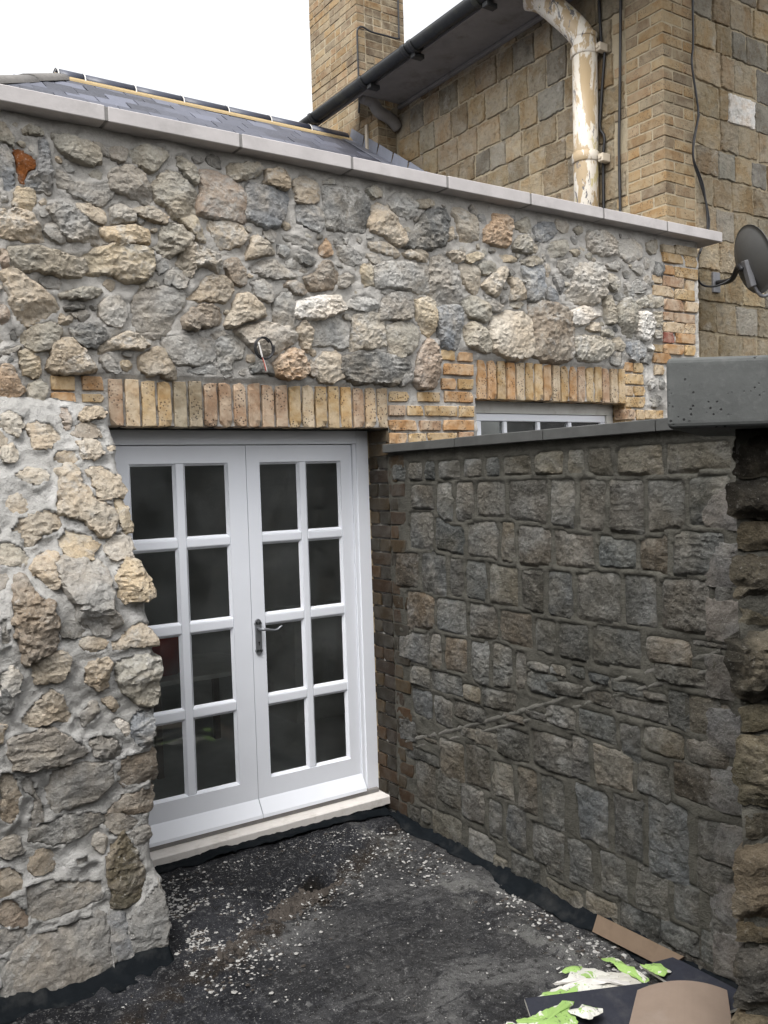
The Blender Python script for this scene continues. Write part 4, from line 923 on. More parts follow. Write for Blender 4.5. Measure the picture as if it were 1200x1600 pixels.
for i, (c, p) in enumerate(STA):
    pp = pairs(p); a = np.array(pp); sz = math.sqrt(np.ptp(a[:, 0]) * np.ptp(a[:, 1]))
    h = min(.058, .024 + .13 * sz) * rg.uniform(.7, 1.35)
    if c in 'gbf': h *= .8
    if c == 'r': h = .012
    s = stone('stone', pp, SA_, h, M['stone'], wall, i + 1, jit(CC[c], rg), grow=1.24)
    if c == 'r': s['label'] = 'rusty orange iron-stained stone'
# small packing stones pressed into the wide joints
def fillers(polys, u0, u1, v0, v1, n, seed, ok):
    r_ = np.random.default_rng(seed); C_ = np.stack([r_.uniform(u0, u1, 4000), r_.uniform(v0, v1, 4000)], 1); d_ = dist_field(C_[:, 0], C_[:, 1], [np.array(p).mean(0) + (np.array(p) - np.array(p).mean(0)) * 1.22 for p in polys], .06)
    out = []
    for i in np.argsort(-d_):
        if len(out) >= n or d_[i] < .014: break
        c_ = C_[i]
        if not ok(*c_) or any(np.hypot(*(c_ - o[0])) < o[1] + d_[i] + .004 for o in out): continue
        out.append((c_, d_[i]))
    res = []
    for c_, d in out:
        m = r_.integers(5, 8); a0 = r_.uniform(0, 6.28); st = r_.uniform(1.0, 1.5); an = r_.uniform(-.5, .5)
        q = [((d * 1.02 * r_.uniform(.75, 1.1)) * np.array((math.cos(a0 + 6.283 * k / m) * st, math.sin(a0 + 6.283 * k / m)))) for k in range(m)]
        res.append([(c_[0] + x * math.cos(an) - y * math.sin(an), c_[1] + x * math.sin(an) + y * math.cos(an)) for x, y in q])
    return res
okA = lambda u, v: v < 3.36 and not any(a - .03 < u < b + .03 and c - .03 < v < d + .03 for a, b, c, d in brick_area) and not (1.18 < u < 2.76 and v < 2.36) and not (3.33 < u < 4.66 and v < 2.55) and not (2.7 < u < 3.4 and v < 2.5) and not (u > 5.15)
for k, q in enumerate(fillers(polyA, .62, 5.15, 2.3, 3.38, 95, 5, okA)):
    stone('stone', q, SA_, rg.uniform(.012, .028), M['stone'], wall, 1500 + k, jit(CC[rg.choice('glfgltgd')], rg))
# stones of the part of the wall outside the frame on the left
for k in range(30):
    u = -.85 + (k % 6) * .24 + (k // 6 % 2) * .1 + rg.uniform(-.04, .04); v = 2.33 + (k // 6) * .21 + rg.uniform(-.03, .03)
    if u > .42: continue
    stone('stone', rectpoly(u, u + rg.uniform(.12, .22), v, v + rg.uniform(.1, .17), rg, .025), SA_, .035, M['stone'], wall, 900 + k, jit(CC[rg.choice('tglyg')], rg), step=.016, grow=1.1)
# traced bricks beside the openings and at the right-hand corner
for (c, x0, x1, z0, z1) in BRK:
    if x1 > 5.36: x1 = 5.394
    lay(wall, x0, x1, z0, z1, D - .006, .09, jit(BC[c], rg, .12))
# remaining courses of the brick jamb below the traced ones, mostly behind the side wall coping
for k in range(22):
    z1 = 1.955 - k * .0755
    for (a, b) in (((2.735, 2.84), (2.85, 3.06), (3.07, 3.34)) if k % 2 else ((2.735, 2.95), (2.96, 3.16), (3.17, 3.34))):
        lay(wall, a, b, z1 - .066, z1, D - .004, .09, jit(BC[rg.choice('yopwyy')], rg, .15))
for k in range(10):
    z1 = 2.06 - k * .0755
    for (a, b) in (((4.64, 4.86), (4.87, 5.0)) if k % 2 else ((4.64, 4.75), (4.76, 5.0))):
        if z1 < 1.98: lay(wall, a, b, z1 - .066, z1, D - .004, .09, jit(BC[rg.choice('yopwyy')], rg, .15))
# soldier course over the french doors, over the window
n = 20
for k in range(n):
    x = 1.214 + k * (2.73 - 1.214) / n; w = (2.73 - 1.214) / n
    lay(wall, x + .007, x + w - .007, 2.104 - rg.uniform(0, .006), 2.318 - rg.uniform(0, .008), D - .006, .10, jit(BC[rg.choice('yyyowwpply')], rg, .15), vertical=True)
n = 17
for k in range(n):
    x = 3.36 + k * (4.626 - 3.36) / n; w = (4.626 - 3.36) / n
    lay(wall, x + .008, x + w - .008, 2.277 - rg.uniform(0, .006), 2.502 - rg.uniform(0, .008), D - .006, .10, jit(BC[rg.choice('yyyoowwpoy')], rg, .15), vertical=True)
# second ring of brick behind the lintel faces (underside you look up into)
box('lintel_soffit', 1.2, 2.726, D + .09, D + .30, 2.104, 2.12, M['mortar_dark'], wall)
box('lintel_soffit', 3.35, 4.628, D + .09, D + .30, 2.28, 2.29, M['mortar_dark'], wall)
# window reveal bricks (right jamb)
for k in range(6):
    z1 = 2.27 - k * .0755
    lay(wall, D + .005, D + .16, z1 - .067, z1, 4.626, .06, jit(BC['y'], rg), axis='x')
# coping slabs
xs = [-1.885, -1.258, -.631, -.004, .622] + [1.2477, 1.8894, 2.5163, 3.1406, 3.7680, 4.3947, 5.0123, 5.614]
xs = [q * .9896 for q in xs]
for a, b in zip(xs[:-1], xs[1:]):
    y1 = 4.30 if b < 5.2 else 4.19
    box('coping_stone', a + .007, b - .007, 3.91, y1, 3.416 + rg.uniform(-.001, .001), 3.483 + rg.uniform(-.0015, .0015), M['coping'], wall, .003, 1)
    box('coping_joint', b - .0075, b + .0075, 3.9118, y1 - .005, 3.420, 3.479, M['joint'], wall) if b < 5.4 else None

# ================================================================== STONE BUTTRESS
ZS = np.array([-.5, -.03, .22, .52, .92, 1.2, 1.41, 1.59, 1.78, 2.0, 2.09, 2.18, 2.27, 2.6]); YS = np.array([3.36, 3.40, 3.48, 3.52, 3.53, 3.54, 3.60, 3.72, 3.80, 3.88, 3.93, 3.965, 4.03, 4.05])
Yp = lambda v: np.interp(v, ZS, YS)
EZ = np.array([e[1] for e in EDGE][::-1]); EX = np.array([e[0] for e in EDGE][::-1])
def Ep(v): return np.where(v > 2.17, 1.195 - .25 * np.clip((v - 2.17) / .05, 0, 1) ** 2, np.interp(v, EZ, EX))
but = thing('stone_buttress', 'rough battered stone buttress smeared with pale mortar, hiding the left edge of the french doors', 'buttress', (.6, 3.5, 0))
SPf = lambda u, v, h: np.stack([u, Yp(v) - h, v], 1)
polyP = [pairs(p) for c, p in STP]
us = np.concatenate([np.arange(-1.2, .0, .06), np.arange(.0, .5, .02), np.arange(.5, 1.0, .010)]); vs = np.arange(-.15, 2.23, .010)
V = []; nr = None
for v in vs:
    e = float(Ep(v)); row = [(u, v, 0, 0) for u in us] + [(1.0 + (e - .012 - 1.0) * (k + 1) / 13, v, 0, 0) for k in range(13)]
    yf = float(Yp(v))
    row += [(e - .003, v, 1, .010)] + [(e + .004, v, 1, .03 + (4.26 - yf - .03) * k / 9) for k in range(10)]
    V += row; nr = len(row)
V = np.array(V); fr = V[:, 2] == 0
Dd = dist_field(V[:, 0], V[:, 1], [gr(p, 1.26) for p in polyP])
Q3 = np.stack([V[:, 0], V[:, 1], V[:, 3]], 1)
H = fbm(Q3, 6, 21, 3) * .012 + fbm(Q3, 42, 23, 3, .6) * .0065 + .016 * np.exp(-np.clip(Dd, 0, 1) / .016)
H = H + .004; H = np.where((Dd < -.006), H - .026, H)
XX = V[:, 0] + np.where(fr, 0, H * .8); YY = Yp(V[:, 1]) + V[:, 3] - np.where(fr, H, 0)
nv = len(vs)
F = [(i * nr + j, i * nr + j + 1, (i + 1) * nr + j + 1, (i + 1) * nr + j) for i in range(nv - 1) for j in range(nr - 1)]
F.append(tuple((nv - 1) * nr + j for j in range(nr)) + ())
link('mortar_face', mesh_py('mortar_face', np.stack([XX, YY, V[:, 1]], 1), F), M['mortar_pier'], but)
PRO = {19: .09, 17: .07, 18: .075, 8: .06, 16: .06}
for i, (c, p) in enumerate(STP):
    pp = pairs(p); a = np.array(pp); sz = math.sqrt(np.ptp(a[:, 0]) * np.ptp(a[:, 1]))
    h = PRO.get(i, min(.05, .022 + .12 * sz) * rg.uniform(.7, 1.2))
    if a[:, 1].mean() < .75: h *= .6
    cc = CC[c]
    if a[:, 1].mean() < .85: cc = tuple(x * .78 for x in cc)  # light falloff towards the ground put into the lower stones' colour
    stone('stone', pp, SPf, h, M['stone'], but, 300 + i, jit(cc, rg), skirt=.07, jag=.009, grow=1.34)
for k, q in enumerate(fillers(polyP, .50, 1.15, .0, 2.1, 22, 15, lambda u, v: u < Ep(v) - .03)):
    stone('stone', q, SPf, rg.uniform(.012, .026), M['stone'], but, 1700 + k, jit(tuple(x * (.8 if q[0][1] < .85 else 1) for x in CC[rg.choice('glfgltgd')]), rg), skirt=.05)  # low packing stones carry the same painted light falloff
for k in range(40):
    u = -1.1 + (k % 6) * .28 + (k // 6 % 2) * .13 + rg.uniform(-.05, .05); v = -.05 + (k // 6) * .3 + rg.uniform(-.04, .04)
    if u > .3: continue
    stone('stone', rectpoly(u, u + rg.uniform(.14, .25), v, v + rg.uniform(.12, .25), rg, .03), SPf, .035, M['stone'], but, 1000 + k, jit(CC[rg.choice('tglqg')], rg), step=.016, grow=1.1)

# ================================================================== SIDE WALL
XB = 2.726
side = thing('courtyard_wall', 'dark weathered squared stone side wall with thin grey coping, right of the french doors', 'wall', (XB, 3, 0))
SBf = lambda u, v, h: np.stack([XB - h, u, v], 1)
polyB = [pairs(p) for c, p in STB] + [[(a, c), (b, c), (b, d), (a, d)] for _, (a, b, c, d) in STB2]
bm = bmesh.new(); box_bm(bm, XB + .03, XB + .26, 1.2, 4.035, -.3, 1.966); link('wall_core', mesh_bm('wall_core', bm), M['mortar_dark'], side)
mortar_sheet('mortar_face', SBf, 1.2, 4.012, -.25, 1.967, .0135, [gr(p, 1.05) for p in polyB], M['mortar_dark'], side, amp=.006, smear=.004, seed=31, lift=.005)
for i, (c, p) in enumerate(STB):
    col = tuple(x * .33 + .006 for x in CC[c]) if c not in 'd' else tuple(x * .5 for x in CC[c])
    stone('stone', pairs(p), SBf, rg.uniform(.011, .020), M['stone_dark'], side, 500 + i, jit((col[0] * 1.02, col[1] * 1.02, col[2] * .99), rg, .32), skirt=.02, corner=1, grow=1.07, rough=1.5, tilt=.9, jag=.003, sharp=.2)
for i, (c, (a, b, z0, z1)) in enumerate(STB2):
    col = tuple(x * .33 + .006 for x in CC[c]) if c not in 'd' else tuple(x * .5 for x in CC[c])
    pts = rectpoly(a, b, z0, z1, rg, min(.012, .09 * min(b - a, z1 - z0)))
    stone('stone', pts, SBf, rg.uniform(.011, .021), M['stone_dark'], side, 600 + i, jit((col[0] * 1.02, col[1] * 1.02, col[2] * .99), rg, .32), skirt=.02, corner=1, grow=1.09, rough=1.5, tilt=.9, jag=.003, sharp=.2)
k = 0
for z in np.arange(.0, 1.8, .2):                          # stones beyond the pier, out of the photograph
    for u in np.arange(1.25, 1.85, .2):
        k += 1; stone('stone', rectpoly(u, u + .17, z, z + .17, rg, .01), SBf, .02, M['stone_dark'], side, 1200 + k, jit((.16, .155, .15), rg), skirt=.02, step=.03)
# brick toothing where the side wall meets the door opening, and the opening's right reveal
for k in range(26):
    z1 = 1.95 - k * .0755
    if z1 < .02: break
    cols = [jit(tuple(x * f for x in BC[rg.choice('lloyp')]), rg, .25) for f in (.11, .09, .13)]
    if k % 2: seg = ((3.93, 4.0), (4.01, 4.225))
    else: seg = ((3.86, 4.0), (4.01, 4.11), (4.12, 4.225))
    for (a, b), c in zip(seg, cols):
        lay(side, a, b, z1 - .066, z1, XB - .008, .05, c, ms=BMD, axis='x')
box('reveal_core', XB + .01, XB + .05, 4.012, 4.32, -.1, 2.12, M['mortar_dark'], side)
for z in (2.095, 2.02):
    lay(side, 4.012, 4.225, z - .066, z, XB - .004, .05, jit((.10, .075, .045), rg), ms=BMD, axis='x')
# diagonal scar of an old roof line
sc = [(3.946, .40), (3.55, .545), (3.164, .693), (2.77, .849), (2.478, .976), (2.277, 1.053), (1.95, 1.18)]
for off, hh, ww in ((0, .007, .012), (-.062, .005, .009)):
    uu = np.linspace(3.946, 1.95, 150); vv = np.interp(-uu, [-a for a, b in sc], [b for a, b in sc]) + off * np.linspace(.6, 1, 150)
    X = []
    P3 = np.stack([uu, vv, np.zeros(150) + off], 1); wob = fbm(P3, 22, 77, 4) * .6
    prof = [(-1, -.02), (-.75, .3), (-.3, .9), (.2, 1.), (.7, .45), (1, -.02)]
    for q in range(150):
        for (s, hgt) in prof:
            X.append((XB - .004 - hh * hgt * (1 + .9 * wob[q]), uu[q] + .3 * ww * s, vv[q] + ww * s * (1 + .3 * wob[q]) + .003 * wob[q]))
    F = [(q * 6 + j, q * 6 + j + 1, q * 6 + j + 7, q * 6 + j + 6) for q in range(149) for j in range(5)]
    link('mortar_scar', mesh_py('mortar_scar', X, F), M['mortar_scar'], side)
ys = [4.008, 3.385, 2.782, 2.19, 1.6, 1.2]
for a, b in zip(ys[:-1], ys[1:]):
    box('coping_stone', XB - .045, XB + .27, b + .003, a - .003, 1.968, 2.014 + rg.uniform(-.002, .002), M['coping_dark'], side, .003, 1)

# ================================================================== NEAR PIER on the right
T = np.array((.831, -.556, 0)); N = np.array((-.556, -.831, 0)); O = np.array((0, 0, 0.)) 
P0 = -N * 2.2                                                # pier face, 2.2 m off
pier = thing('stone_pier', 'rough dark stone pier under a thick grey concrete coping at the right edge', 'pier', tuple(P0 + T * 1.0))
def SC_(u, v, h):
    u = np.asarray(u) + np.maximum(-np.asarray(h) - .002, 0) * .75
    return P0[None] + T[None] * np.asarray(u)[:, None] + N[None] * np.asarray(h)[:, None] + np.array((0, 0, 1.))[None] * np.asarray(v)[:, None]
def skew_box(name, u0, u1, h0, h1, z0, z1, mat, bev, seg, parent):
    bm = bmesh.new(); box_bm(bm, u0, u1, h0, h1, z0, z1, bev, seg)
    c = Vector(((u0 + u1) / 2, (h0 + h1) / 2, (z0 + z1) / 2))
    for v in bm.verts:
        if v.co.x < (u0 + u1) / 2: v.co.x += (h1 - v.co.y) * .5          # splayed end
    bmesh.ops.translate(bm, verts=bm.verts, vec=-c)
    me = mesh_bm(name, bm); me.transform(Matrix(((T[0], N[0], 0, 0), (T[1], N[1], 0, 0), (0, 0, 1, 0), (0, 0, 0, 1))))
    w = P0 + T * c.x + N * c.y + np.array((0, 0, c.z)); return link(name, me, mat, parent, w)
skew_box('pier_core', .875, 2.0, -.36, -.015, -.3, 1.92, M['mortar_dark'], 0, 1, pier)
cp = skew_box('coping_stone', .668, 2.1, -.46, .10, 1.918, 2.086, M['conc_pit'], .020, 5, pier)
PB = [ # z top, z bottom, left edge u, colour, protrusion
 (1.905, 1.80, .862, (.05, .048, .046), .02), (1.79, 1.70, .845, (.055, .052, .048), .045), (1.692, 1.62, .868, (.15, .13, .095), .02),
 (1.60, 1.50, .858, (.13, .12, .10), .035), (1.485, 1.43, .872, (.16, .145, .11), .012), (1.415, 1.25, .842, (.045, .045, .042), .05),
 (1.235, 1.17, .868, (.22, .19, .13), .02), (1.155, .98, .858, (.20, .18, .13), .045), (.955, .90, .868, (.12, .105, .08), .01),
 (.885, .70, .842, (.27, .215, .155), .05), (.68, .63, .852, (.25, .21, .15), .02), (.62, .46, .836, (.14, .14, .14), .035), (.44, .20, .83, (.33, .265, .18), .06), (.185, -.12, .835, (.30, .25, .18), .04)]
for i, (z1, z0, u, col, h) in enumerate(PB):
    w = .20 + .1 * rg.random(); a = u
    while a < 1.95:
        pts = rectpoly(a, a + w, z0, z1, rg, .009)
        stone('stone', pts, SC_, h * .7 * (1 if a == u else rg.uniform(.6, 1)), M['stone_pier'], pier, 700 + i * 9 + int(a * 7), jit((col[0] * .40 + .012, col[1] * .40 + .010, col[2] * .39 + .006), rg, .08), skirt=.30 if a == u else .05, rough=1.1, corner=1, jag=.008, step=.009, sharp=.3)
        a += w + .02; w = rg.uniform(.2, .34)
mv = np.arange(-.2, 1.917, .012); mu = np.concatenate([np.arange(.868, 1.2, .012), [1.4, 1.7, 2.0]])
MU, MV = np.meshgrid(mu, mv); Q3 = np.stack([MU.ravel(), MV.ravel(), np.zeros(MU.size)], 1)
X = SC_(MU.ravel(), MV.ravel(), fbm(Q3, 12, 51, 4) * .014 - .004); k = len(mu)
F = [(i * k + j, i * k + j + 1, (i + 1) * k + j + 1, (i + 1) * k + j) for i in range(len(mv) - 1) for j in range(k - 1)]
link('mortar_face', mesh_py('mortar_face', X, F), M['mortar_dark'], pier)

# unseen walls added round the camera to block sky light and shade the yard
bm = bmesh.new(); box_bm(bm, -2.6, 3.2, -1.9, -1.6, -.3, 3.1); box_bm(bm, -2.6, -2.3, -1.599, 3.3, -.3, 4.4); box_bm(bm, 2.9, 3.2, -1.599, .3, -.3, 2.0)
tag(link('wall', mesh_bm('wall', bm), M['mortar_dark']), kind='structure')
# ================================================================== FRENCH DOORS
DY = 4.22
door = thing('french_doors', 'white glazed french doors with many small panes and a grey lever handle', 'door', (1.95, DY, .1))
bm = bmesh.new()
box_bm(bm, 1.19, 1.268, DY - .02, DY + .07, .071, 2.10, .003, 1); box_bm(bm, 2.638, 2.716, DY - .02, DY + .07, .071, 2.10, .003, 1); box_bm(bm, 1.2685, 2.6375, DY - .02, DY + .07, 2.027, 2.10, .003, 1)
link('frame', mesh_bm('frame', bm), M['paint'], door)
bm = bmesh.new(); box_bm(bm, 2.6165, 2.6375, DY - .012, DY + .06, .075, 2.026)
link('door_stop', mesh_bm('door_stop', bm), M['paint'], door)
box('sealant', 2.7165, 2.7255, DY - .022, DY - .004, .06, 2.09, M['caulk'], door)
ROW = [(1.560, 1.9357), (1.1377, 1.517), (.710, 1.091), (.278, .664)]
for (x0, x1, cols, hs) in ((1.272, 1.9755, ((1.367, 1.5995), (1.642, 1.877)), 0), (1.979, 2.614, ((2.053, 2.290), (2.329, 2.545)), 1)):
    leaf = None
    bm = bmesh.new(); y0, y1 = DY, DY + .045
    L0, L1 = cols[0][0], cols[1][1]; z0, z1 = ROW[3][0], ROW[0][1]
    box_bm(bm, x0, L0, y0, y1, .09, 2.023); box_bm(bm, L1, x1, y0, y1, .09, 2.023)
    box_bm(bm, L0, L1, y0, y1, z1, 2.023); box_bm(bm, L0, L1, y0, y1, .09, z0)
    leaf = link('door_leaf', mesh_bm('door_leaf', bm), M['paint'], door)
    bm = bmesh.new(); box_bm(bm, cols[0][1], cols[1][0], y0 + .004, y1 - .004, z0, z1, .006, 2)
    for k in range(3):
        for (a, b) in cols: box_bm(bm, a, b, y0 + .004, y1 - .004, ROW[k + 1][1], ROW[k][0], .006, 2)
    link('glazing_bars', mesh_bm('glazing_bars', bm), M['paint'], leaf)
    for (a, b) in cols:
        for (c, d) in ROW:
            bm = bmesh.new()                                # sloping bead round the pane
            for (u, v, w, q) in ((a, c, b, c), (b, c, b, d), (b, d, a, d), (a, d, a, c)):
                du, dv = w - u, q - v; l = math.hypot(du, dv); nx_, nz_ = -dv / l * .012, du / l * .012; ex, ez = du / l * .012, dv / l * .012
                vs_ = [bm.verts.new(t) for t in ((u, y0 + .006, v), (w, y0 + .006, q), (w + nx_ - ex, y0 + .022, q + nz_ - ez), (u + nx_ + ex, y0 + .022, v + nz_ + ez))]
                bm.faces.new(vs_)
            link('glazing_bead', mesh_bm('glazing_bead', bm), M['paint'], leaf)
            box('pane', a, b, y0 + .024, y0 + .028, c, d, M['glass'], leaf).rotation_euler = (RR.uniform(-.006, .006), 0, RR.uniform(-.006, .006))
    # weather board: a sloped moulding along the foot
    bm = bmesh.new(); a, b = x0 + (.0 if hs else -.03), x1 - (.0 if hs else .001)
    pr = [(y0 - .002, .182), (y0 - .008, .174), (y0 - .05, .112), (y0 - .052, .095), (y0 - .002, .095)]
    va = [bm.verts.new((a, y, z)) for y, z in pr]; vb = [bm.verts.new((b, y, z)) for y, z in pr]
    for j in range(5): bm.faces.new((va[j], va[(j + 1) % 5], vb[(j + 1) % 5], vb[j]))
    bm.faces.new(va[::-1]); bm.faces.new(vb)
    link('weather_board', mesh_bm('weather_board', bm), M['paint'], leaf)
    if hs:
        bm = bmesh.new(); box_bm(bm, 1.992, 2.028, DY - .009, DY - .001, .955, 1.10, .004, 2)
        for zc, s in ((1.10, 1), (.955, -1)):               # lobed ends of the back plate
            for dx, r in ((0, .017), (-.011, .010), (.011, .010)):
                bmesh.ops.create_cone(bm, cap_ends=True, segments=14, radius1=r, radius2=r * .9, depth=.008, matrix=Matrix.Translation((2.010 + dx, DY - .0052, zc + s * (.006 if dx == 0 else -.002))) @ Matrix.Rotation(math.pi / 2, 4, 'X'))
        link('handle_plate', mesh_bm('handle_plate', bm), M['pewter'], leaf)
        pts = [(2.010, DY - .008, 1.072), (2.010, DY - .05, 1.072), (2.035, DY - .058, 1.070), (2.07, DY - .058, 1.062), (2.095, DY - .058, 1.064), (2.112, DY - .058, 1.075), (2.122, DY - .058, 1.078)]
        sp = smooth_path(pts, 5)
        link('lever', tube_mesh('lever', sp, .007, 8, True, lambda i: .0085 - .003 * i / len(sp)), M['pewter'], leaf)
        bm = bmesh.new(); bmesh.ops.create_cone(bm, cap_ends=True, segments=12, radius1=.0045, radius2=.0045, depth=.002, matrix=Matrix.Translation((2.010, DY - .0104, 1.0)) @ Matrix.Rotation(math.pi / 2, 4, 'X')); box_bm(bm, 2.0085, 2.0115, DY - .0114, DY - .0096, .984, 1.0)
        link('keyhole', mesh_bm('keyhole', bm), M['black'], leaf)
box('threshold', 1.19, 2.70, DY - .044, DY + .07, .071, .0935, M['joint'], door, .002, 1)
# sill with worn lower edge
xs_ = np.linspace(1.16, 2.716, 60); wv = fbm(np.stack([xs_, xs_ * 0, xs_ * 0], 1), 14, 5, 3) * .006
V = []
for x, w in zip(xs_, wv):
    V += [(x, DY + .04, .0705), (x, 4.102, .0690), (x, 4.094 + w * .25, .062), (x, 4.094 + w * .3, .026 + w), (x, DY + .04, .02)]
F = [(i * 5 + j, i * 5 + (j + 1) % 5, (i + 1) * 5 + (j + 1) % 5, (i + 1) * 5 + j) for i in range(59) for j in range(5)] + [(4, 3, 2, 1, 0), (295, 296, 297, 298, 299)]
link('sill', mesh_py('sill', V, F, False), M['sill'], door)

# ================================================================== SMALL WINDOW
WY = 4.13
win = thing('window', 'small white casement window under the short brick lintel, half hidden by the side wall coping', 'window', (4, WY, 2))
bm = bmesh.new()
box_bm(bm, 3.352, 4.624, WY - .01, WY + .07, 2.205, 2.275); box_bm(bm, 4.56, 4.624, WY - .01, WY + .07, 1.35, 2.204); box_bm(bm, 3.352, 3.44, WY - .01, WY + .07, 1.35, 2.204); box_bm(bm, 3.352, 4.624, WY - .01, WY + .07, 1.30, 1.349)
link('frame', mesh_bm('frame', bm), M['paint_old'], win)
bm = bmesh.new()
box_bm(bm, 3.4415, 4.5585, WY, WY + .05, 2.158, 2.203, .004, 1); box_bm(bm, 4.515, 4.5585, WY, WY + .05, 1.352, 2.157, .004, 1); box_bm(bm, 3.4415, 3.485, WY, WY + .05, 1.352, 2.157, .004, 1); box_bm(bm, 3.486, 4.514, WY, WY + .05, 1.352, 1.40, .004, 1)
cas = link('casement', mesh_bm('casement', bm), M['paint'], win)
bm = bmesh.new(); bx = [3.667, 3.945, 4.221]
for b in bx: box_bm(bm, b, b + .028, WY + .004, WY + .046, 1.402, 2.156, .004, 1)
link('glazing_bars', mesh_bm('glazing_bars', bm), M['paint'], cas)
for a, b in zip([3.486] + [q + .028 for q in bx], bx + [4.514]): box('pane', a, b, WY + .024, WY + .028, 1.40, 2.157, M['glass'], cas)

# ================================================================== ROOM behind the glass
def struct(o): return tag(o, kind='structure')
struct(box('floor', .3, 5.0, 4.345, 7.9, -.1, .05, M['roomfloor']))
struct(box('ceiling', .3, 5.0, 4.345, 7.9, 2.5, 2.6, M['roomwall']))
bm = bmesh.new(); box_bm(bm, .3, .4, 4.345, 7.9, .051, 2.499); box_bm(bm, 4.9, 5.0, 4.345, 7.9, .051, 2.499); box_bm(bm, .401, 4.899, 7.8, 7.9, .051, 2.499)
struct(link('wall', mesh_bm('wall', bm), M['roomwall']))
tb = thing('work_table', 'pale work table standing inside the room behind the left door leaf', 'table', (2.05, 5.6, .05))
box('tabletop', 1.75, 2.5, 5.2, 5.9, .62, .65, M['paint_old'], tb, .004, 1)
for a in (1.8, 2.42):
    for b in (5.25, 5.82): box('leg', a, a + .04, b, b + .04, .05, .619, M['timber'], tb)
pb = thing('packing_box', 'white box on the floor inside the room behind the right door leaf', 'box', (3.4, 6.0, .05))
bm = bmesh.new(); box_bm(bm, 3.05, 4.0, 5.8, 6.4, .0505, .80, .006, 1); link('carton', mesh_bm('carton', bm), M['paint_old'], pb); box('lid_flap', 3.04, 4.01, 5.79, 6.41, .801, .83, M['paint_old'], pb, .003, 1)
bk = thing('bucket', 'red bucket on the pale work table inside the room', 'bucket', (1.9, 5.4, .651))
link('pail', tube_mesh('pail', [(1.92, 5.45, .651), (1.92, 5.45, .92)], .12, 20, True, lambda i: .11 + .03 * i), M['red'], bk)
link('rim', tube_mesh('rim', [(1.92, 5.45, .921), (1.92, 5.45, .935)], .148, 20), M['red'], bk)

# ================================================================== SLATE ROOF of the extension
PITCHR = .65; RY, RZ = 8.05, 5.405; X0, X1 = 2.13, 5.085
roof = thing('slate_roof', 'blue grey slate roof with dark ridge tiles bedded in yellow mortar behind the parapet', 'roof', (3.5, RY, 3.0))
def rp(x, s, n=0):                                        # s metres down the slope from the ridge, n metres off it
    c = 1 / math.hypot(1, PITCHR); return (x, RY - s * c - n * PITCHR * c, RZ - s * c * PITCHR + n * c)
SL = 4.2; run = SL / math.hypot(1, PITCHR)
V = [rp(X0, 0, -.03), rp(X1, 0, -.03), rp(X1, SL, -.03), rp(X0 - run, SL, -.03), (X0, RY + .02, 2.65), (X1, RY + .02, 2.65), (X1, RY - run, 2.65), (X0 - run, RY - run, 2.65)]
link('roof_deck', mesh_py('roof_deck', V, [(0, 3, 2, 1), (0, 1, 5, 4), (0, 4, 7, 3), (1, 2, 6, 5), (3, 7, 6, 2), (4, 5, 6, 7)], False), M['ridge'], roof)
bm = bmesh.new(); box_bm(bm, -.5, .5, -.5, .5, -.5, .5)
sl = mesh_bm('slate', bm); sl.materials.append(M['slate'])
th = math.atan(PITCHR); g = .20; w = .255
for r in range(14):
    s0 = .06 + r * g; half = (r % 2) * w / 2
    c = 1 / math.hypot(1, PITCHR); xl = X0 - (s0 + .1) * c + .02
    x = X1 - w / 2 - half + .12
    while x > xl - .02:
        xa, xb = max(x - w / 2 + .005, xl), min(x + w / 2 - .005, X1 - .004)
        if xb - xa > .03:
            ct = rp((xa + xb) / 2, s0 + g * .5 + .02, .004 + .008 * RR.random()); k = RR.choice((.6, .8, .95, 1.1, 1.35, 1.7))
            link('slate', sl, None, roof, ct, (th + .026, 0, 0), (xb - xa, g + .06, .011), (.070 * k, .074 * k, .094 * k))
        x -= w
xr = X1 - .05
while xr > X0 + .02:
    a = max(xr - .45, X0 - .02); n = 9; V = []
    for xx in (a + .006, xr - .006):
        for rr in (.10, .085):
            for j in range(n):
                q = math.pi * (-.02 + 1.04 * j / (n - 1)); V.append((xx, RY + rr * 1.15 * math.cos(q), RZ - .04 + rr * math.sin(q)))
    F = []
    for j in range(n - 1): F += [(j, 2 * n + j, 2 * n + j + 1, j + 1), (n + j, n + j + 1, 3 * n + j + 1, 3 * n + j), (j, j + 1, n + j + 1, n + j), (2 * n + j, 3 * n + j, 3 * n + j + 1, 2 * n + j + 1)]
    F += [(0, n, 3 * n, 2 * n), (n - 1, 3 * n - 1, 4 * n - 1, 2 * n - 1)]
    link('ridge_tile', mesh_py('ridge_tile', V, F), M['ridge'], roof)
    V2 = [(a - .006 + .012 * i_, RY + .104 * 1.15 * math.cos(math.pi * j / 8), RZ - .04 + .104 * math.sin(math.pi * j / 8)) for i_ in (0, 1) for j in range(9)]
    link('mortar_joint', mesh_py('mortar_joint', V2, [(j, j + 1, j + 10, j + 9) for j in range(8)]), M['whitewire'], roof)
    xr = a
V = [rp(X0 - .05, .06, .012), rp(X1 - .03, .06, .012), rp(X1 - .03, .15, .016), rp(X0 - .05, .15, .016), rp(X0 - .05, .09, .045), rp(X1 - .03, .09, .045), rp(X1 - .03, .135, .03), rp(X0 - .05, .135, .03)]
link('ridge_bedding', mesh_py('ridge_bedding', V, [(4, 5, 6, 7), (7, 6, 2, 3), (0, 4, 7, 3), (1, 2, 6, 5), (0, 1, 5, 4)], False), M['bedding'], roof)
hd = Vector((-1, -1, -PITCHR)).normalized(); hs_ = hd.cross(Vector((0, 0, 1))).normalized(); hu = hs_.cross(hd)
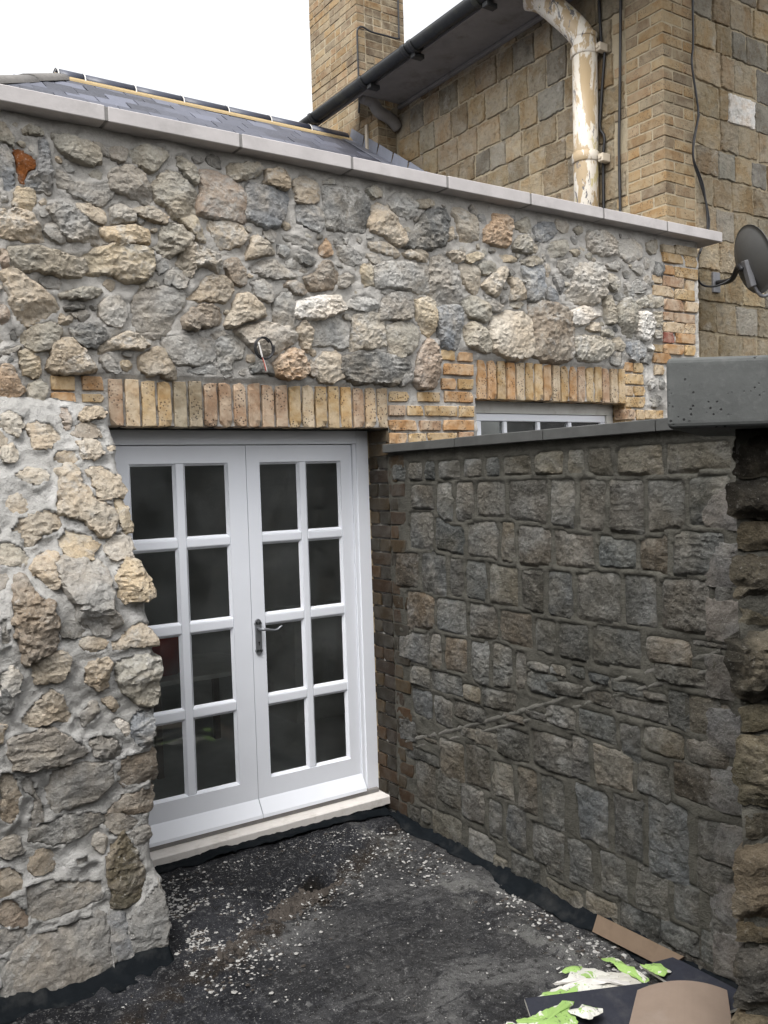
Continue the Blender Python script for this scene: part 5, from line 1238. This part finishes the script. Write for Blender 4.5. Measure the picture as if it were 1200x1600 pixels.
for k in range(6):                                          # hip tiles running down to the left
    p0 = Vector((X0 + .02, RY + .02, RZ + .02)) + hd * (.62 * k); p1 = p0 + hd * .60; V = []
    for p, lift in ((p0, .0), (p1, .008)):
        for rr in (.14, .118):
            for j in range(9):
                q = math.pi * j / 8; V.append(p + hs_ * (rr * math.cos(q)) + hu * (rr * .5 * math.sin(q) + lift - .045))
    n = 9; F = []
    for j in range(n - 1): F += [(j, 2 * n + j, 2 * n + j + 1, j + 1), (n + j, n + j + 1, 3 * n + j + 1, 3 * n + j), (j, j + 1, n + j + 1, n + j), (2 * n + j, 3 * n + j, 3 * n + j + 1, 2 * n + j + 1)]
    link('hip_tile', mesh_py('hip_tile', V, F), M['hip'], roof)
# lead flashing dressed up the brick breast: stepped sheets
for k in range(9):
    a0, a1 = .02 + k * .3, .31 + k * .3
    if a1 > 2.3: break
    bm = bmesh.new(); qs = [rp(5.084, a0, .02), rp(5.084, a1, .02), rp(5.084, a1 - .02, .11 + .02 * RR.random()), rp(5.084, a0, .12), rp(4.93, a0, .022), rp(4.93, a1, .022)]
    vs_ = [bm.verts.new(q) for q in qs]; bm.faces.new((vs_[0], vs_[1], vs_[2], vs_[3])); bm.faces.new((vs_[0], vs_[4], vs_[5], vs_[1]))
    me = mesh_bm('lead_flashing', bm); ob = link('lead_flashing', me, M['lead'], roof); sm = ob.modifiers.new('thick', 'SOLIDIFY'); sm.thickness = .004

# ================================================================== HOUSE
XH, YH, XP, YC = 5.313, 4.20, 5.09, 7.5                      # facade, gable side, breast face, breast return
house = thing('stone_house', 'old brown stone house with brick corners and a brick chimney behind the rubble wall', 'house', (6.5, 7, 0))
bm = bmesh.new()
box_bm(bm, XH + .006, 13, YH + .006, 12, -.3, 5.60)
wl = link('wall', mesh_bm('wall', bm), M['mortar_house'], house)
bm = bmesh.new(); box_bm(bm, XP + .006, XH + .005, YC + .006, 9.2, 1.5, 5.50); breast = link('chimney_breast', mesh_bm('chimney_breast', bm), M['mortar_house'], house)
HB = [(.28, .205, .115), (.26, .185, .105), (.30, .205, .105), (.23, .18, .12), (.28, .225, .15), (.20, .155, .105), (.27, .195, .12)]
def hb(): return jit(RR.choice(HB), RR, .18)
def hbrick(x0, x1, y0, y1, z0, z1, par, dark=1.0, col=None):
    me = RR.choice(CB); c = ((x0 + x1) / 2, (y0 + y1) / 2, (z0 + z1) / 2); L = (x1 - x0, y1 - y0, z1 - z0)
    return link('brick', me, None, par, c, None, L, tuple(q * dark for q in (col or hb())))
P = .0805
# quoin at the corner: bricks that really turn the corner
zz = 1.55; k = 0
while zz < 5.55:
    z0, z1 = zz + .005, zz + P - .005; j = RR.uniform(-.003, .003)
    if k % 2:
        spans_y = [(YH + j, YH + .105, XH + .215)]; L = .225
        hbrick(XH + j, XH + .220, YH + j, YH + .105, z0, z1, house)                       # stretcher on the side face
        hbrick(XH + .230, XH + .335, YH + j, YH + .1, z0, z1, house)
        hbrick(XH + j, XH + .1, YH + .115, YH + .335, z0, z1, house)
    else:
        hbrick(XH + j, XH + .105, YH + j, YH + .220, z0, z1, house)
        hbrick(XH + .115, XH + .335, YH + j, YH + .1, z0, z1, house)
        hbrick(XH + j, XH + .1, YH + .230, YH + .335, z0, z1, house)
        if k % 4 == 0: hbrick(XH + j, XH + .1, YH + .345, YH + .45, z0, z1, house)
    zz += P; k += 1
# ashlar of the facade, seen from -X
SF = lambda u, v, h: np.stack([XH + .008 - h, u, v], 1)
SS = lambda u, v, h: np.stack([u, YH + .008 - h, v], 1)
zl = [3.2, 3.42, 3.65, 3.88, 4.11, 4.334, 4.519, 4.732, 4.976, 5.239, 5.492, 5.62]
AC = [(.30, .235, .145), (.27, .22, .15), (.315, .245, .15), (.25, .215, .155), (.30, .24, .165), (.24, .22, .18), (.28, .215, .14), (.33, .27, .185)]
sd = 2000
for z0, z1 in zip(zl[:-1], zl[1:]):
    u = YH + .345 + (.11 if RR.random() < .5 else 0); end = YC - .03
    while u < end - .05:
        w = RR.uniform(.19, .31); ub = min(u + w, end)
        if end - ub < .12: ub = end
        sd += 1; g = .006
        stone('stone_block', rectpoly(u + g, ub - g, z0 + g, z1 - g, RR, .007), SF, RR.uniform(.010, .020), M['ashlar'], house, sd, jit(RR.choice(AC), RR, .2), skirt=.012, corner=0, tilt=.22, jag=.005, step=.014, sharp=.03)
        u = ub
# side face
zl = [1.6, 1.85, 2.1, 2.35, 2.6, 2.84, 3.07, 3.30, 3.54, 3.78, 4.0, 4.21, 4.44, 4.675, 4.93, 5.15, 5.38, 5.6]
SCOL = AC + [(.215, .20, .175), (.26, .235, .195)]
for z0, z1 in zip(zl[:-1], zl[1:]):
    u = XH + .345; end = 7.15
    while u < end - .05:
        w = RR.uniform(.17, .31); ub = min(u + w, end)
        if abs(z0 - 4.44) < .01 and u < 6.4 and ub > 6.06:
            if u < 6.0: ub = 6.06
            elif u < 6.1: ub = 6.40
        sd += 1; g = .006; c = jit(RR.choice(SCOL), RR, .22); wb = abs(z0 - 4.44) < .01 and abs(u - 6.06) < .02
        ob = stone('stone_block', rectpoly(u + g, ub - g, z0 + g, z1 - g, RR, .008), SS, RR.uniform(.010, .020), M['ashlar'], house, sd, c if not wb else (.74, .72, .69), skirt=.012, corner=0, tilt=.22, jag=.005, step=.014, sharp=.03)
        if wb: ob['label'] = 'block patched with white paint'
        u = ub
# brick breast below the eaves
zz = 4.55; k = 0
while zz < 5.50:
    z0, z1 = zz + .005, zz + P - .005; j = RR.uniform(-.003, .003); u = YC
    first = True; off = .105 if k % 2 else .22
    while u < 9.1:
        w = off if first else .22
        if first:
            hbrick(XP + j, XP + .1 if k % 2 == 0 else XP + .105, u, u + w - .008, z0, z1, breast)
        else: hbrick(XP + j, XP + .1, u, u + w - .008, z0, z1, breast)
        u += w + .002; first = False
    hbrick(XP + .112, XH - .002, YC + RR.uniform(-.003, .003), YC + .1, z0, z1, breast, .8)  # return bricks darkened in colour for the shade on this face
    zz += P; k += 1
# chimney
CX1, CY0, CY1 = 5.70, 7.83, 8.80
chim = box('chimney', XP + .006, CX1 - .006, CY0 + .006, CY1 - .006, 5.3, 8.0, M['mortar_house'], house)
zz = 5.50; k = 0
while zz < 7.9:
    z0, z1 = zz + .005, zz + P - .005; j = RR.uniform(-.004, .004); u = CY0; first = True
    while u < CY1 - .03:
        w = (.105 if k % 2 else .22) if first else (.22 if RR.random() < .75 else .105)
        ub = min(u + w, CY1)
        if CY1 - ub < .06: ub = CY1
        hbrick(XP + j, XP + .1, u, ub - .008, z0, z1, chim, 1.0); u = ub; first = False
    u = XP + .110 if k % 2 == 0 else XP + .110
    while u < CX1 - .03:
        w = .22 if RR.random() < .7 else .105; ub = min(u + w, CX1)
        if CX1 - ub < .06: ub = CX1
        dk = .62 if RR.random() < .8 else .85  # side face bricks painted darker: shade of the face turned from the light
        hbrick(u, ub - .008, CY0 + j, CY0 + .1, z0, z1, chim, dk); u = ub
    zz += P; k += 1
box('chimney_cap', XP - .05, CX1 + .05, CY0 - .05, CY1 + .05, 8.0, 8.12, M['hip'], chim, .01, 1)
# eaves: soffit, fascia, roof slope (rises out of sight)
bm = bmesh.new(); box_bm(bm, 4.79, XH + .012, 3.4, 7.36, 5.56, 5.585); link('soffit', mesh_bm('soffit', bm), M['soffit'], house)
box('soffit_bead', XH - .05, XH - .01, 4.0, 7.40, 5.525, 5.558, M['soffit'], house, .008, 2)
box('fascia', 4.765, 4.789, 3.4, 9.0, 5.53, 5.66, M['soffit'], house)
link('corbel', tube_mesh('corbel', smooth_path([(4.86, 7.42, 5.57), (4.98, 7.42, 5.55), (5.05, 7.42, 5.47), (5.20, 7.43, 5.43), (5.30, 7.44, 5.36)], 4), .06, 8), M['soffit'], house)
V = [(4.70, 3.3, 5.66), (4.70, 9.3, 5.66), (9.0, 9.3, 8.1), (9.0, 3.3, 8.1), (4.70, 3.3, 5.60), (4.70, 9.3, 5.60), (9.0, 9.3, 8.0), (9.0, 3.3, 8.0)]
# the main roof slope is cut round the chimney by stopping short of it
def rbox(y0, y1, nm='roof'):
    V = [(4.72, y0, 5.665), (4.72, y1, 5.665), (9, y1, 8.05), (9, y0, 8.05), (4.76, y0, 5.625), (4.76, y1, 5.625), (9, y1, 7.98), (9, y0, 7.98)]
    return link(nm, mesh_py(nm, V, [(0, 1, 2, 3), (4, 7, 6, 5), (0, 4, 5, 1), (1, 5, 6, 2), (2, 6, 7, 3), (3, 7, 4, 0)], False), M['slate'], house, color=(.08, .08, .1))
rbox(3.4, 7.82)
# ------ gutter and downpipe
gut = thing('gutter', 'long black rain gutter along the house eaves, passing in front of the chimney', 'gutter', (4.7, 6, 5.55))
V = []; F = []; yy = np.linspace(3.3, 9.6, 30); n = 13
for y in yy:
    for rr in (.068, .060):
        for j in range(n):
            q = math.pi * (1 + j / (n - 1)); V.append((4.695 + rr * math.cos(q), y, 5.585 + rr * math.sin(q)))
m = 2 * n
for i in range(len(yy) - 1):
    for j in range(n - 1): F += [(i * m + j, i * m + j + 1, (i + 1) * m + j + 1, (i + 1) * m + j), (i * m + n + j, (i + 1) * m + n + j, (i + 1) * m + n + j + 1, i * m + n + j + 1)]
    F += [(i * m, (i + 1) * m, (i + 1) * m + n, i * m + n), (i * m + n - 1, i * m + 2 * n - 1, (i + 1) * m + 2 * n - 1, (i + 1) * m + n - 1)]
link('channel', mesh_py('channel', V, F), M['iron'], gut)
for y in (5.45, 6.30, 6.40, 7.10, 8.05):
    bm = bmesh.new(); V = []
    for yv in (y - .025, y + .025):
        for j in range(n):
            q = math.pi * (1 + j / (n - 1)); V.append((4.695 + .074 * math.cos(q), yv, 5.585 + .074 * math.sin(q)))
    me = mesh_py('collar', V, [(j, j + 1, n + j + 1, n + j) for j in range(n - 1)]); ob = link('collar', me, M['iron'], gut); ob.modifiers.new('t', 'SOLIDIFY').thickness = .008
for y in (5.38, 6.34, 7.04):
    box('bracket', 4.69, 4.80, y - .03, y + .03, 5.475, 5.515, M['iron'], gut, .004, 1)
dp = thing('downpipe', 'thick drainpipe with peeling tan and white paint on the house front', 'downpipe', (5.2, 4.83, 3.4))
link('pipe', tube_mesh('pipe', [(5.2, 4.862, 2.9), (5.2, 4.845, 4.2), (5.2, 4.83, 4.99)], .094, 24), M['pipe'], dp)
link('bend', tube_mesh('bend', smooth_path([(5.2, 4.83, 4.992), (5.198, 4.835, 5.10), (5.18, 4.875, 5.19), (5.14, 4.96, 5.31), (5.06, 5.12, 5.50), (5.0, 5.22, 5.556)], 5), .094, 24), M['pipe'], dp)
for z0, z1, r in ((4.985, 5.055, .104), (4.19, 4.265, .104), (5.115, 5.15, .100)):
    y = 4.835 if z0 > 4.5 else 4.846
    link('collar', tube_mesh('collar', [(5.2, y, z0), (5.2, y, z0 + .004), (5.2, y, z1 - .004), (5.2, y, z1)], r, 24, True, lambda i, r=r: r - (.004 if i in (0, 3) else 0)), M['pipe'], dp)
for z in (5.02, 4.20):
    bm = bmesh.new(); box_bm(bm, 5.215, 5.30, 4.69, 4.738, z - .03, z + .03, .004, 1); bmesh.ops.create_cone(bm, cap_ends=True, segments=10, radius1=.012, radius2=.012, depth=.012, matrix=Matrix.Translation((5.21, 4.714, z)) @ Matrix.Rotation(math.pi / 2, 4, 'Y'))
    link('wall_bracket', mesh_bm('wall_bracket', bm), M['cream'], dp)

# ------ cables on the house
def topcable(name, label, pts, r=.009):
    o = cable(name, pts, r, M['black']); return tag(o, label, 'cable', None)
topcable('cable', 'black cable running beside the peeling drainpipe, tucked behind it halfway down', [(5.285, 4.757, 5.56), (5.285, 4.741, 5.085), (5.285, 4.712, 5.0), (5.285, 4.735, 4.8), (5.285, 4.76, 4.6), (5.285, 4.774, 4.451), (5.285, 4.732, 4.365), (5.285, 4.75, 4.179), (5.285, 4.757, 3.6)], .011)
topcable('cable', 'straight black cable on the house front between drainpipe and brick corner', [(5.285, 4.536, 5.56), (5.285, 4.556, 5.03), (5.285, 4.575, 4.571), (5.285, 4.592, 4.201), (5.285, 4.593, 3.5)], .011)
cC = [(5.616, 4.17, 5.6), (5.615, 4.17, 4.949), (5.595, 4.17, 4.771), (5.639, 4.17, 4.543), (5.657, 4.17, 4.409), (5.599, 4.17, 4.214), (5.595, 4.17, 4.066), (5.678, 4.17, 3.904), (5.747, 4.17, 3.728), (5.75, 4.17, 3.588), (5.641, 4.17, 3.412), (5.607, 4.17, 3.292), (5.634, 4.165, 3.19), (5.70, 4.12, 3.16), (5.76, 4.05, 3.18), (5.82, 3.99, 3.235)]
topcable('cable', 'black cable wandering down the house side wall to the satellite dish arm', cC, .008)
topcable('cable', 'thin second cable beside the one that reaches the satellite dish', [(5.657, 4.16, 4.409), (5.624, 4.16, 4.31), (5.585, 4.16, 4.166), (5.587, 4.16, 4.066), (5.652, 4.16, 3.97), (5.699, 4.16, 3.861), (5.723, 4.16, 3.6), (5.63, 4.16, 3.40)], .006)
topcable('cable', 'black cable pinned round the brick chimney corner', [(5.075, 7.815, 5.6), (5.075, 7.80, 5.77), (5.075, 7.80, 6.33), (5.085, 7.80, 6.44), (5.142, 7.80, 6.478), (5.251, 7.80, 6.455), (5.42, 7.80, 6.46), (5.59, 7.80, 6.47), (5.60, 7.80, 6.55), (5.605, 7.80, 7.2)], .010)
o = box('wooden_lath', 5.065, 5.084, 7.66, 7.70, 5.18, 5.43, M['cream']); tag(o, 'short pale wooden lath fixed upright to the brick breast under the eaves', 'lath')

# ------ satellite dish
dish = thing('satellite_dish', 'dark grey satellite dish seen from behind on an arm beside the wall end', 'satellite dish', (5.84, 4.18, 3.23))
dn = Vector((.86, -.44, .26)).normalized(); cd = Vector((5.74, 3.80, 3.29)); e1 = dn.cross(Vector((0, 0, 1))).normalized(); e2 = e1.cross(dn)
V = []; F = []; nr_, na = 8, 36
for side_ in (0, 1):
    for i in range(nr_ + 1):
        q = i / nr_
        for j in range(na):
            a = 2 * math.pi * j / na; V.append(cd + e1 * (.235 * q * math.cos(a)) + e2 * (.245 * q * math.sin(a)) + dn * (.055 * q * q - .055 + side_ * .004 * (1 if i < nr_ else 1)))
B0 = (nr_ + 1) * na
for s in (0, 1):
    for i in range(nr_):
        for j in range(na):
            a, b = s * B0 + i * na, s * B0 + (i + 1) * na; f = (a + j, a + (j + 1) % na, b + (j + 1) % na, b + j); F.append(f if s else f[::-1])
for j in range(na): a = nr_ * na; F.append((a + j, a + (j + 1) % na, B0 + a + (j + 1) % na, B0 + a + j))
link('dish', mesh_py('dish', V, F), M['dish'], dish)
ba = cd - dn * .075 - e2 * .03
link('arm', tube_mesh('arm', smooth_path([(5.84, 4.17, 3.21), (5.80, 4.02, 3.20), tuple(Vector((5.71, 3.90, 3.26))), tuple(ba + Vector((0, .02, -.02)))], 4), .020, 10), M['black'], dish)
box('wall_plate', 5.80, 5.88, 4.168, 4.19, 3.14, 3.29, M['galv'], dish, .003, 1)
bm = bmesh.new(); box_bm(bm, -.028, .028, -.012, .03, -.12, .07, .004, 1)
me = mesh_bm('clamp', bm); me.transform(Matrix(((e1.x, dn.x, e2.x, 0), (e1.y, dn.y, e2.y, 0), (e1.z, dn.z, e2.z, 0), (0, 0, 0, 1))))
link('clamp', me, M['galv'], dish, cd - dn * .07 - e2 * .06)
lb = cd + dn * .30 - e2 * .24
link('feed_arm', tube_mesh('feed_arm', smooth_path([tuple(cd - dn * .06 - e2 * .12), tuple(cd - dn * .02 - e2 * .25), tuple(cd + dn * .06 - e2 * .265), tuple(lb)], 4), .013, 8), M['galv'], dish)
link('receiver', tube_mesh('receiver', [tuple(lb + e2 * .00), tuple(lb + e2 * .04 - dn * .02), tuple(lb + e2 * .10 - dn * .06)], .024, 12), M['dish'], dish)

# ------ coil of spare cable poking out of the rubble wall
coil = thing('cable_coil', 'small loop of black cable with bare wire ends sticking out of the rubble wall', 'cable', (1.95, 3.97, 2.48))
pts = [(2.0, 4.02, 2.53), (2.0, 3.955, 2.53)]
for k in range(30):
    a = math.radians(40 + k * 24); pts.append((1.957 + .046 * math.cos(a), 3.94 - .0012 * k, 2.478 + .052 * math.sin(a)))
link('loop', tube_mesh('loop', smooth_path(pts, 2), .0042, 7), M['black'], coil)
pe = pts[-1]
cable('sheath_end', [(1.92, 3.905, 2.50), (1.93, 3.90, 2.45), (1.935, 3.90, 2.43)], .0045, M['whitewire'], coil)
cable('wire_end', [(1.935, 3.90, 2.43), (1.944, 3.90, 2.40), (1.952, 3.90, 2.365)], .0028, M['redwire'], coil)
cable('wire_end', [(1.935, 3.90, 2.43), (1.947, 3.90, 2.40), (1.957, 3.90, 2.362)], .0028, M['whitewire'], coil)

# ================================================================== FELT UPSTANDS
def strip(name, label, rows, seed):
    """rows: list of (points along the foot) with several profile offsets -> a dressed felt strip"""
    V = []; m = len(rows[0])
    for r in rows: V += r
    X = np.array(V); X = X + np.stack([fbm(X, 9, seed, 4, .75), fbm(X + 5, 9, seed, 4, .75), fbm(X + 9, 9, seed, 4, .75)], 1) * .009
    F = [(i * m + j, (i + 1) * m + j, (i + 1) * m + j + 1, i * m + j + 1) for i in range(len(rows) - 1) for j in range(m - 1)]
    o = link(name, mesh_py(name, X, F), M['felt']); o.modifiers.new('t', 'SOLIDIFY').thickness = .005
    return tag(o, label, 'flashing')
rows = []
for y in np.arange(1.3, 4.02, .015):
    w = .03 + .016 * math.sin(y * 7) + .012 * math.sin(y * 17); g = float(gz(2.62, y)); t = .0 + .012 * math.sin(y * 11)
    rows.append([(XB - .012, y, .0 + t * .7), (XB - .02, y, -.012 + t * .5), (XB - .038, y, g + .022), (XB - .04 - w * .5, y, g + .012), (XB - .045 - w, y, g + .004)])
strip('felt_upstand', 'black felt strip dressed along the foot of the dark side wall', rows, 5)
rows = []
for x in np.arange(-1.2, 1.20, .015):
    y = 3.40 if x < 1.17 else 3.40; w = .075 + .02 * math.sin(x * 9); t = .01 * math.sin(x * 13)
    rows.append([(x, 3.425, .004 + t), (x, 3.385, -.006 + t), (x, 3.362, -.032), (x, 3.362 - w * .4, -.044), (x, 3.358 - w * .8, -.050)])
strip('felt_upstand', 'black felt strip dressed along the foot of the stone buttress', rows, 8)
rows = []
for x in np.arange(1.10, 2.70, .015):
    g = float(gz(x, 3.95)); t = .008 * math.sin(x * 15)
    rows.append([(x, 4.17, .008 + t * .3), (x, 4.112, .006 + t * .5), (x, 4.085, g + .020), (x, 4.03 + t, g + .010)])
strip('felt_upstand', 'black felt strip tucked under the white door sill', rows, 11)

# ================================================================== DEBRIS on the deck
def flat(name, label, cat, pts, thick, mat, edge=None, lift=0.0, curve=0, group=None):
    """a sheet lying on the deck: outline pts (x,y,z above deck)"""
    P = [(x, y, z) for x, y, z in pts]; c = np.mean(P, 0); bm = bmesh.new()
    vs_ = [bm.verts.new(Vector(q) - Vector(c)) for q in P]; f = bm.faces.new(vs_)
    r = bmesh.ops.extrude_face_region(bm, geom=[f]); bmesh.ops.translate(bm, verts=[v for v in r['geom'] if isinstance(v, bmesh.types.BMVert)], vec=(0, 0, thick))
    me = mesh_bm(name, bm); me.materials.append(mat)
    if edge is not None:
        me.materials.append(edge)
        for p in me.polygons:
            if abs(p.normal.z) < .5: p.material_index = 1
    o = link(name, me, None, None, c); return tag(o, label, cat, group)
def slab(name, label, cat, quad, thick, mat, edge=None, bulge=0.0, n=8, seed=0, wob=0.0):
    """a board or sheet through four corners (back left, back right, front right, front left)"""
    A, B, C_, D_ = [np.array(q, float) + np.array((0, 0, .028)) for q in quad]; nrm = np.cross(B - A, D_ - A); nrm /= np.linalg.norm(nrm)
    if nrm[2] < 0: nrm = -nrm
    s, t = np.meshgrid(np.linspace(0, 1, n), np.linspace(0, 1, n)); s = s.ravel(); t = t.ravel()
    P = ((1 - s) * (1 - t))[:, None] * A + (s * (1 - t))[:, None] * B + (s * t)[:, None] * C_ + ((1 - s) * t)[:, None] * D_
    P = P + nrm * (bulge * (4 * s * (1 - s)) + wob * fbm(P, 9, seed, 2))[:, None]
    c = P.mean(0); V = list(P - c) + list(P - c - nrm * thick); F = []; k = n * n
    for i in range(n - 1):
        for j in range(n - 1):
            a = i * n + j; F.append((a, a + 1, a + n + 1, a + n)); F.append((k + a, k + a + n, k + a + n + 1, k + a + 1))
    rim = [j for j in range(n)] + [i * n + n - 1 for i in range(1, n)] + [(n - 1) * n + j for j in range(n - 2, -1, -1)] + [i * n for i in range(n - 2, 0, -1)]
    nf = len(F)
    for a, b in zip(rim, rim[1:] + rim[:1]): F.append((b, a, k + a, k + b))
    me = mesh_py(name, V, F, False); me.materials.append(mat)
    if edge:
        me.materials.append(edge)
        for p in me.polygons[nf:]: p.material_index = 1
    o = link(name, me, None, None, c); return tag(o, label, cat)
slab('brown_batten', 'narrow brown board leaning on the foot of the dark side wall', 'board', [(2.678, 2.53, -.008), (2.682, 2.11, -.004), (2.645, 2.165, -.062), (2.640, 2.525, -.066)], .014, M['cardboard'], None, 0, 4)
slab('black_board', 'black board with a pale edge lying over torn green paper', 'board', [(2.048, 2.283, -.018), (2.455, 2.086, -.012), (2.25, 1.94, -.066), (1.97, 2.13, -.066)], .012, M['navy'], M['white_edge'], 0, 5)
slab('black_board', 'black board offcut between the brown sheet and the side wall', 'board', [(2.555, 2.20, -.035), (2.675, 2.15, -.02), (2.675, 1.80, -.02), (2.54, 1.86, -.05)], .010, M['navy'], M['white_edge'], 0, 5)
slab('brown_sheet', 'curved glossy brown sheet in front of the boards by the near pier', 'sheet', [(2.385, 2.075, -.01), (2.615, 1.88, .0), (2.28, 1.60, -.02), (2.00, 1.83, -.03)], .006, M['vinyl'], M['cardboard'], .035, 14)
def torn(name, label, pts, z, mat, seed):
    z += .028
    P = np.array([(x, y) for x, y in pts]); Q = []
    rn_ = np.random.default_rng(seed)
    for a, b in zip(P, np.roll(P, -1, 0)):
        L = np.linalg.norm(b - a); m = max(2, int(L / .012))
        for k in range(m): Q.append(a + (b - a) * k / m + rn_.uniform(-.0045, .0045, 2))
    c = np.mean(Q, 0); V = [(c[0], c[1], z + .012)]; n = len(Q)
    for r in (.5, 1.0):
        for q in Q:
            p = c + (q - c) * r; V.append((p[0], p[1], z + (1 - r) * .012))
    V = np.array(V); V[:, 2] += fbm(V, 13, seed, 3) * .010 + np.abs(fbm(V, 32, seed + 4, 2)) * .007
    F = [(0, 1 + j, 1 + (j + 1) % n) for j in range(n)] + [(1 + j, 1 + n + j, 1 + n + (j + 1) % n, 1 + (j + 1) % n) for j in range(n)]
    o = link(name, mesh_py(name, V - np.array((c[0], c[1], z)), F, False), mat, None, (c[0], c[1], z)); o.modifiers.new('t', 'SOLIDIFY').thickness = .002
    return tag(o, label, 'torn paper', 'torn packaging paper on the deck')
torn('torn_paper', 'bright green torn strip nearest the brown batten', [(2.507, 2.354), (2.546, 2.341), (2.549, 2.16), (2.511, 2.143), (2.50, 2.197), (2.50, 2.319)], -.062, M['green_paper'], 3)
torn('torn_paper', 'grey crumpled scrap between two green strips', [(2.37, 2.33), (2.50, 2.24), (2.51, 2.13), (2.44, 2.12), (2.33, 2.2)], -.066, M['white_edge'], 14)
torn('torn_paper', 'white and green torn sheet behind the black board with the pale edge', [(2.363, 2.354), (2.388, 2.366), (2.417, 2.318), (2.472, 2.183), (2.335, 2.20), (2.10, 2.27), (2.163, 2.30), (2.231, 2.314)], -.058, M['pale_paper'], 5)
torn('torn_paper', 'green and white scrap in front of the black board at the bottom edge', [(1.95, 2.215), (2.02, 2.19), (2.141, 2.191), (2.172, 2.176), (2.126, 2.147), (2.118, 2.109), (2.04, 2.02), (1.86, 2.10)], -.022, M['green_paper'], 6)
torn('torn_paper', 'small pale green scrap beside the bottom left corner of the black board', [(1.88, 2.27), (1.96, 2.27), (2.0, 2.22), (1.94, 2.17), (1.84, 2.18)], -.068, M['pale_paper'], 9)
torn('torn_paper', 'little yellowish green corner at the end of the brown batten', [(2.545, 2.20), (2.60, 2.17), (2.60, 2.10), (2.54, 2.09)], -.03, M['green_paper'], 21)
torn('torn_paper', 'thin white torn ribbon crossing the pale torn sheet', [(2.22, 2.33), (2.25, 2.335), (2.45, 2.17), (2.44, 2.15)], -.048, M['whitewire'], 31)
torn('torn_paper', 'green torn edge piece sticking out behind the pale torn sheet', [(2.30, 2.37), (2.36, 2.385), (2.40, 2.35), (2.36, 2.33)], -.055, M['green_paper'], 33)
torn('torn_paper', 'narrow green torn edge along the far side of the black board', [(2.06, 2.295), (2.16, 2.305), (2.28, 2.26), (2.26, 2.235), (2.10, 2.275)], -.045, M['green_paper'], 35)
torn('torn_paper', 'white torn scrap on the front corner of the black board', [(2.10, 2.13), (2.17, 2.13), (2.20, 2.06), (2.12, 2.05)], -.012, M['pale_paper'], 37)


# loose crumbs: far too many to count
rn = np.random.default_rng(8); cz = []
def scatter(n, fx, sizes, flatness=.45):
    for _ in range(n):
        x, y = fx()
        if x > 2.66 or y > 4.0 or (x < 1.21 and y > 3.33): continue
        s = sizes * rn.lognormal(0, .55); cz.append((x, y, float(gz(x, y)) + s * .1, min(s, .0115), flatness))
scatter(2600, lambda: (1.20 + abs(rn.normal(0, .17)), 3.52 + rn.normal(0, .20)), .0050, .3)
scatter(420, lambda: (1.20 + abs(rn.normal(0, .15)), 3.48 + rn.normal(0, .17)), .0085, .12)
scatter(900, lambda: (lambda t: (1.25 + 1.0 * t + rn.normal(0, .09), 3.20 + .42 * t + rn.normal(0, .08)))(rn.random()), .0036, .4)
scatter(500, lambda: (lambda t: (1.3 + 1.1 * t, 3.98 - abs(rn.normal(0, .12))))(rn.random()), .003, .4)
scatter(700, lambda: (lambda t: (2.47 + rn.normal(0, .07), 2.1 + 1.8 * t))(rn.random()), .0048, .5)
scatter(500, lambda: (lambda t: (2.60 + rn.normal(0, .035), 1.95 + 1.95 * t))(rn.random()), .0045, .5)
scatter(1300, lambda: (rn.uniform(.4, 2.6), rn.uniform(1.9, 3.9)), .0022, .5)
def crumbs(name, lst, mat):
    V = []; F = []
    base = np.array([(1, 0, 0), (.3, .95, 0), (-.8, .6, 0), (-.8, -.6, 0), (.3, -.95, 0), (.5, .2, 1), (-.4, .1, .9)]); BF = [(0, 1, 5), (1, 2, 6), (1, 6, 5), (2, 3, 6), (3, 4, 6), (4, 5, 6), (4, 0, 5)]
    for (x, y, z, s, fl) in lst:
        a = rn.uniform(0, 6.28); ca, sa = math.cos(a), math.sin(a); q = base * (1 + rn.uniform(-.35, .35, base.shape)) * np.array((s, s * rn.uniform(.5, 1), s * fl)); b = len(V)
        for p in q: V.append((x + p[0] * ca - p[1] * sa, y + p[0] * sa + p[1] * ca, z + p[2]))
        F += [tuple(b + i for i in f) for f in BF]
    o = link(name, mesh_py(name, V, F, False), mat); tag(o, kind='stuff'); return o
kk = rn.random(len(cz)) < .72
crumbs('debris', [c for c, k in zip(cz, kk) if k], M['chip'])['label'] = 'pale plaster crumbs scattered over the black deck'
dk = [c for c, k in zip(cz, kk) if not k]
for _ in range(3200):
    t = rn.random() ** .7; x, y = 1.28 + .75 * t + rn.normal(0, .03), 3.24 + .345 * t + rn.normal(0, .03); dk.append((x, y, float(gz(x, y)), .005 * rn.lognormal(0, .5), .7))
crumbs('rubble', dk, M['rubble'])['label'] = 'dark soil and rubble crumbs along the felt laps'
